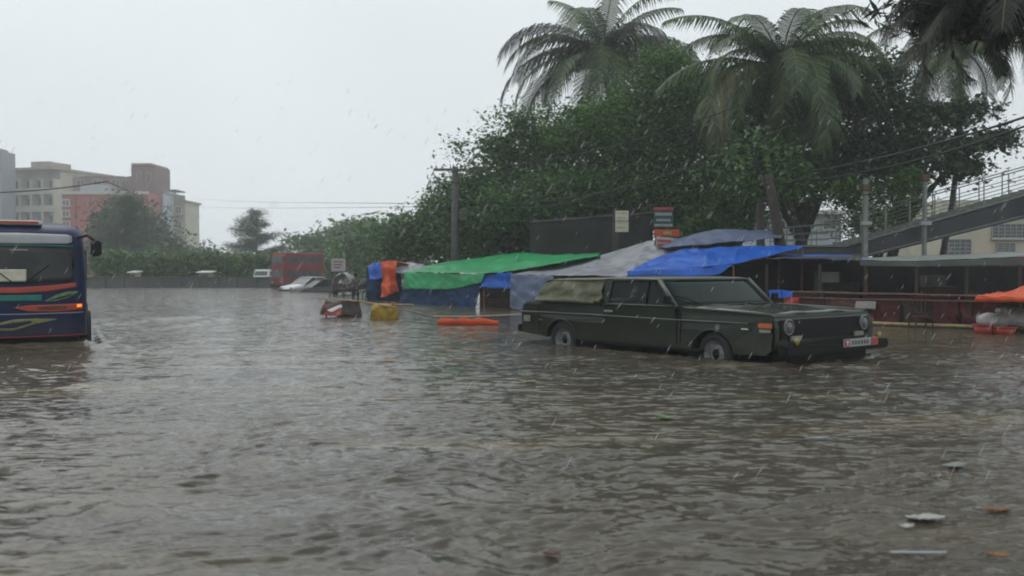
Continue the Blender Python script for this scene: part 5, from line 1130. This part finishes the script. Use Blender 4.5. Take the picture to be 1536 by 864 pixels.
def person(label, px, Yp_, rz, sc, shirt, trousers, group=None, ph=0.):
    t = thing('person', label, 'person', (wx(px, Yp_), Yp_, -.25), rz, group); t.scale = (sc, sc, sc)
    V = [(0, 0, .95), (0, 0, 1.15), (0, .0, 1.38), (0, 0, 1.50), (.01, 0, 1.58), (.03, 0, 1.68), (0, 0, 1.75),
         (0, .19, 1.42), (.02, .26, 1.14), (.16, .24, .92), (.22, .23, .84), (0, -.19, 1.42), (.0, -.27, 1.14), (.12, -.26, .92), (.17, -.25, .84),
         (.02, .10, .88), (.07 + ph, .11, .50), (.02 + ph, .11, .09), (.16 + ph, .12, .04), (-.0, -.10, .88), (-.02 - ph, -.11, .50), (-.1 - ph, -.11, .09), (.04 - ph, -.12, .04)]
    E = [(0, 1), (1, 2), (2, 3), (3, 4), (4, 5), (5, 6), (2, 7), (7, 8), (8, 9), (9, 10), (2, 11), (11, 12), (12, 13), (13, 14), (0, 15), (15, 16), (16, 17), (17, 18), (0, 19), (19, 20), (20, 21), (21, 22)]
    Rr = [(.11, .14), (.10, .13), (.11, .15), .055, .06, .095, .06, .065, .045, .034, .03, .065, .045, .034, .03, .085, .058, .04, .035, .085, .058, .04, .035]
    skin_fig('body', V, E, Rr, M['skin'], t)
    Vs = V[0:3] + [V[7], (.01, .235, 1.22), V[11], (.0, -.24, 1.22), (0, 0, 1.46)]; skin_fig('shirt', Vs, [(0, 1), (1, 2), (2, 3), (3, 4), (2, 5), (5, 6), (2, 7)], [(.135, .165), (.125, .155), (.13, .17), .085, .07, .085, .07, .07], shirt, t)
    Vt = [V[0], V[15], V[16], (V[17][0], .11, .3), V[19], V[20], (V[21][0], -.11, .3)]; skin_fig('trousers', Vt, [(0, 1), (1, 2), (2, 3), (0, 4), (4, 5), (5, 6)], [(.125, .155), .10, .078, .07, .10, .078, .07], trousers, t)
    g = MB(); g.lathe([(.0, .115), (.06, .10), (.10, .05), (.108, 0), (.10, -.05), (.085, -.07)], (-.0, 0, 1.70), 'z', 18); o = g.build('hair', M['black'], t, smooth=True)
    m = MB(); m.lathe([(0, .03), (.018, 0), (0, -.02)], (.125, 0, 1.66), 'z', 8); m.build('nose', M['skin'], t, smooth=True)
    m = MB()
    for s in (-1, 1): m.lathe([(0, .012), (.012, 0), (0, -.012)], (.113, s * .035, 1.69), 'z', 8)
    m.box((.115, 0, 1.615), (.02, .05, .01)); m.build('eyes_and_mouth', M['black'], t)
    for s in (1, -1):
        for k in range(5): 
            a = V[10] if s > 0 else V[14]; m = MB(); m.tube([(a[0], a[1] + (k - 2) * .014, a[2]), (a[0] + .03, a[1] + (k - 2) * .019, a[2] - .05), (a[0] + .03, a[1] + (k - 2) * .019, a[2] - .085 + abs(k - 2) * .008)], [.011, .010, .007], 6); m.build('finger', M['skin'], t, smooth=True)
    return t
person('person in grey shirt wading beside the dark cycle rickshaw', 533, 43, R(-60), .80, mat('grey_shirt', (.12, .12, .13), .8, .2, 8), mat('dark_trousers', (.03, .03, .04), .8, .2, 8), ph=.10)

# ================================================================== FLOATING DEBRIS AND BARRIERS
def gp(px, py, z=0): p = G(px, py); return Vector((p.x, p.y, z))
bp = gp(510, 474); t = thing('flood_barrier', 'bamboo pole barrier draped with dark and red white cloth standing in the water', 'barrier', (bp.x, bp.y, -.25))
kb = bp.y
m = MB(); m.tube([P(478, 447.5, kb - .5), P(540, 452, kb), P(566, 456.5, kb + .1), P(620, 457, kb + .6)], [.022, .03, .03, .02], 7); m.build('bamboo_pole', M['bamboo'], t, world=True)
tarp([[(488, 449, kb - .35), (512, 451, kb - .1), (538, 453, kb + .0)], [(485, 462, kb - .4), (511, 463, kb - .28), (541, 463, kb - .05)], [(481, 474, kb - .55), (511, 475, kb - .4), (543, 474, kb - .15)]], 9, 12, .12, 71).build('dark_cloth', M['rust'], t, world=True, smooth=True)
tarp([[(512, 451, kb - .2), (526, 451, kb - .12), (539, 453, kb - .05)], [(511, 474, kb - .55), (526, 475, kb - .45), (542, 474, kb - .25)]], 8, 8, .10, 72).build('black_cloth', M['darkcloth'], t, world=True, smooth=True)
tarp([[(507, 458, kb - .65), (512, 462, kb - .62)], [(481, 472, kb - .9), (512, 473, kb - .8)]], 5, 8, .05, 73).build('red_cloth', M['red'], t, world=True, smooth=True)
tarp([[(512, 457, kb - .67), (514, 461, kb - .66)], [(490, 465, kb - .93), (497, 468, kb - .92)]], 5, 6, .03, 74).build('white_cloth', M['white'], t, world=True, smooth=True)
m = MB()
for px in (489, 538): p = P(px, 450, kb); m.tube([(p.x, kb + .05, -.25), (p.x, kb, p.z)], .03, 6)
m.build('leg', M['bamboo_old'], t, world=True)
g_ = gp(576, 478); lump('sack', 'fat yellow ochre sack standing in the water right of the draped barrier', 'sack', 576, g_.y, -.2, .80, .6, .62, 'ochre', 5)
o = MB(); o.tube([gp(560, 478, .42), gp(600, 480, .32), gp(650, 484, .16), gp(700, 487, .03)], .02, 7); o = o.build('bamboo_pole', M['bamboo_old'], smooth=True); tag(o, 'long pale bamboo pole slanting down into the water right of the yellow sack', 'pole')
g0 = gp(700, 487)
t = thing('floating_board', 'long narrow orange plastic board floating beneath a bamboo pole left of the jeep', 'board', (g0.x, g0.y, 0))
g = []
for i in range(25):
    f = i / 24; c = gp(657, 487).lerp(gp(747, 487), f); wd = .16 * math.sin(math.pi * min(1, .08 + f * .9)) ** .5
    g.append([c + Vector((0, -wd, .10 + .07 * math.sin(f * 3) + .02 * math.sin(f * 19))), c + Vector((0, -wd * .8, .02)), c + Vector((0, 0, -.02)), c + Vector((0, wd * .8, .03)), c + Vector((0, wd, .13 + .03 * math.sin(f * 11)))])
MB().sheet(g, .015).build('board_hull', M['orangeT'], t, world=True, smooth=True)
m = MB(); m.tube([gp(650, 486, .20), gp(700, 486, .19), gp(790, 485, .24)], .022, 7); m.build('bamboo_pole', M['bamboo'], t, world=True)
def floater(name, label, cat, px, py, w_, d_, h_, mm, seed, rz=0, kind='leaf'):
    p = gp(px, py); n_ = 14; g = []; w_ *= .85; d_ *= .8; h_ *= .7
    for i in range(n_ + 1):
        f = i / n_; wd = d_ / 2 * max(.06, math.sin(math.pi * f)) ** .7 * (1 + .25 * noise.noise(Vector((f * 5, seed, 0)))); x = (f - .5) * w_
        g.append([Vector((x, k * wd, .012 + h_ * (1 - k * k) * (.6 + .4 * math.sin(f * 5 + seed)) + .01 * noise.noise(Vector((f * 9, k * 3, seed))))) for k in (-1, -.5, 0, .5, 1)])
    o = MB().sheet(g, .006).build(name, M[mm] if isinstance(mm, str) else mm, smooth=True); o.location = (p.x, p.y, .012); o.rotation_euler.z = rz; tag(o, label, cat); return o
floater('floating_leaf', 'bright green leaf floating in the middle water below the jeep', 'leaf', 997, 629, .26, .16, .05, 'leafgreen', 1)
floater('floating_leaf', 'small yellowish leaf floating to the left of the front wheel', 'leaf', 791, 574, .24, .14, .02, 'gold', 2)
floater('plastic_bag', 'flat white plastic scrap floating right of the green leaf', 'litter', 1225, 660, .26, .12, .02, 'palewhite', 3)
floater('plastic_bag', 'puffed white plastic bag floating near the right edge', 'litter', 1432, 702, .22, .14, .03, 'palewhite', 4)
floater('plastic_bag', 'large tan paper scrap floating at lower right above the white stick', 'litter', 1388, 781, .28, .12, .02, 'sack', 5)
floater('floating_leaf', 'long orange leaf floating at the right edge, upper one', 'leaf', 1495, 769, .22, .06, .01, 'wetleaf', 6, .05)
floater('floating_leaf', 'round orange leaf floating in the bottom right corner', 'leaf', 1497, 838, .13, .09, .01, 'wetleaf', 7)
floater('floating_leaf', 'tiny brown leaf floating low in the middle of the picture', 'leaf', 828, 836, .10, .06, .01, 'rust', 8)
floater('floating_leaf', 'small brown leaf floating in front of the jeep number plate', 'leaf', 1186, 556, .22, .1, .01, 'rust', 9)
floater('plastic_cup', 'crumpled pale green scrap floating beside the tan paper', 'litter', 1360, 795, .10, .07, .02, 'sack', 10)
p = gp(1380, 833); o = MB(); o.tube([(-.15, .02, .01), (-.13, 0, .015), (.12, -.005, .015), (.145, .02, .012)], [.006, .009, .009, .006], 8); o = o.build('white_stick', M['greypanel'], smooth=True); o.location = p; tag(o, 'short white plastic stick with upturned ends floating at lower right', 'litter')
# falling rain: slender drops in the air nearby
r = random.Random(5); m = MB()
for i in range(800):
    Yr = 4.0 + 20 * r.random(); px = r.uniform(-60, 1600); py = r.uniform(120, 720); p = P(px, py, Yr)
    if p.z < .1: continue
    L_ = r.uniform(.03, .085) * (.6 + Yr / 14); d = Vector((.50 + r.uniform(-.12, .12), r.uniform(-.1, .1), .85)).normalized(); m.tube([p - d * L_ / 2, p, p + d * L_ / 2], [.0004, .0008 + Yr * .00016, .0003], 4)
rm_ = bpy.data.materials.new('rain_water'); rm_.use_nodes = True; b = rm_.node_tree.nodes['Principled BSDF']; b.inputs['Base Color'].default_value = (.8, .84, .86, 1); b.inputs['Roughness'].default_value = .2; b.inputs['Alpha'].default_value = .75
tag(m.build('rain', rm_, smooth=True), kind='stuff')
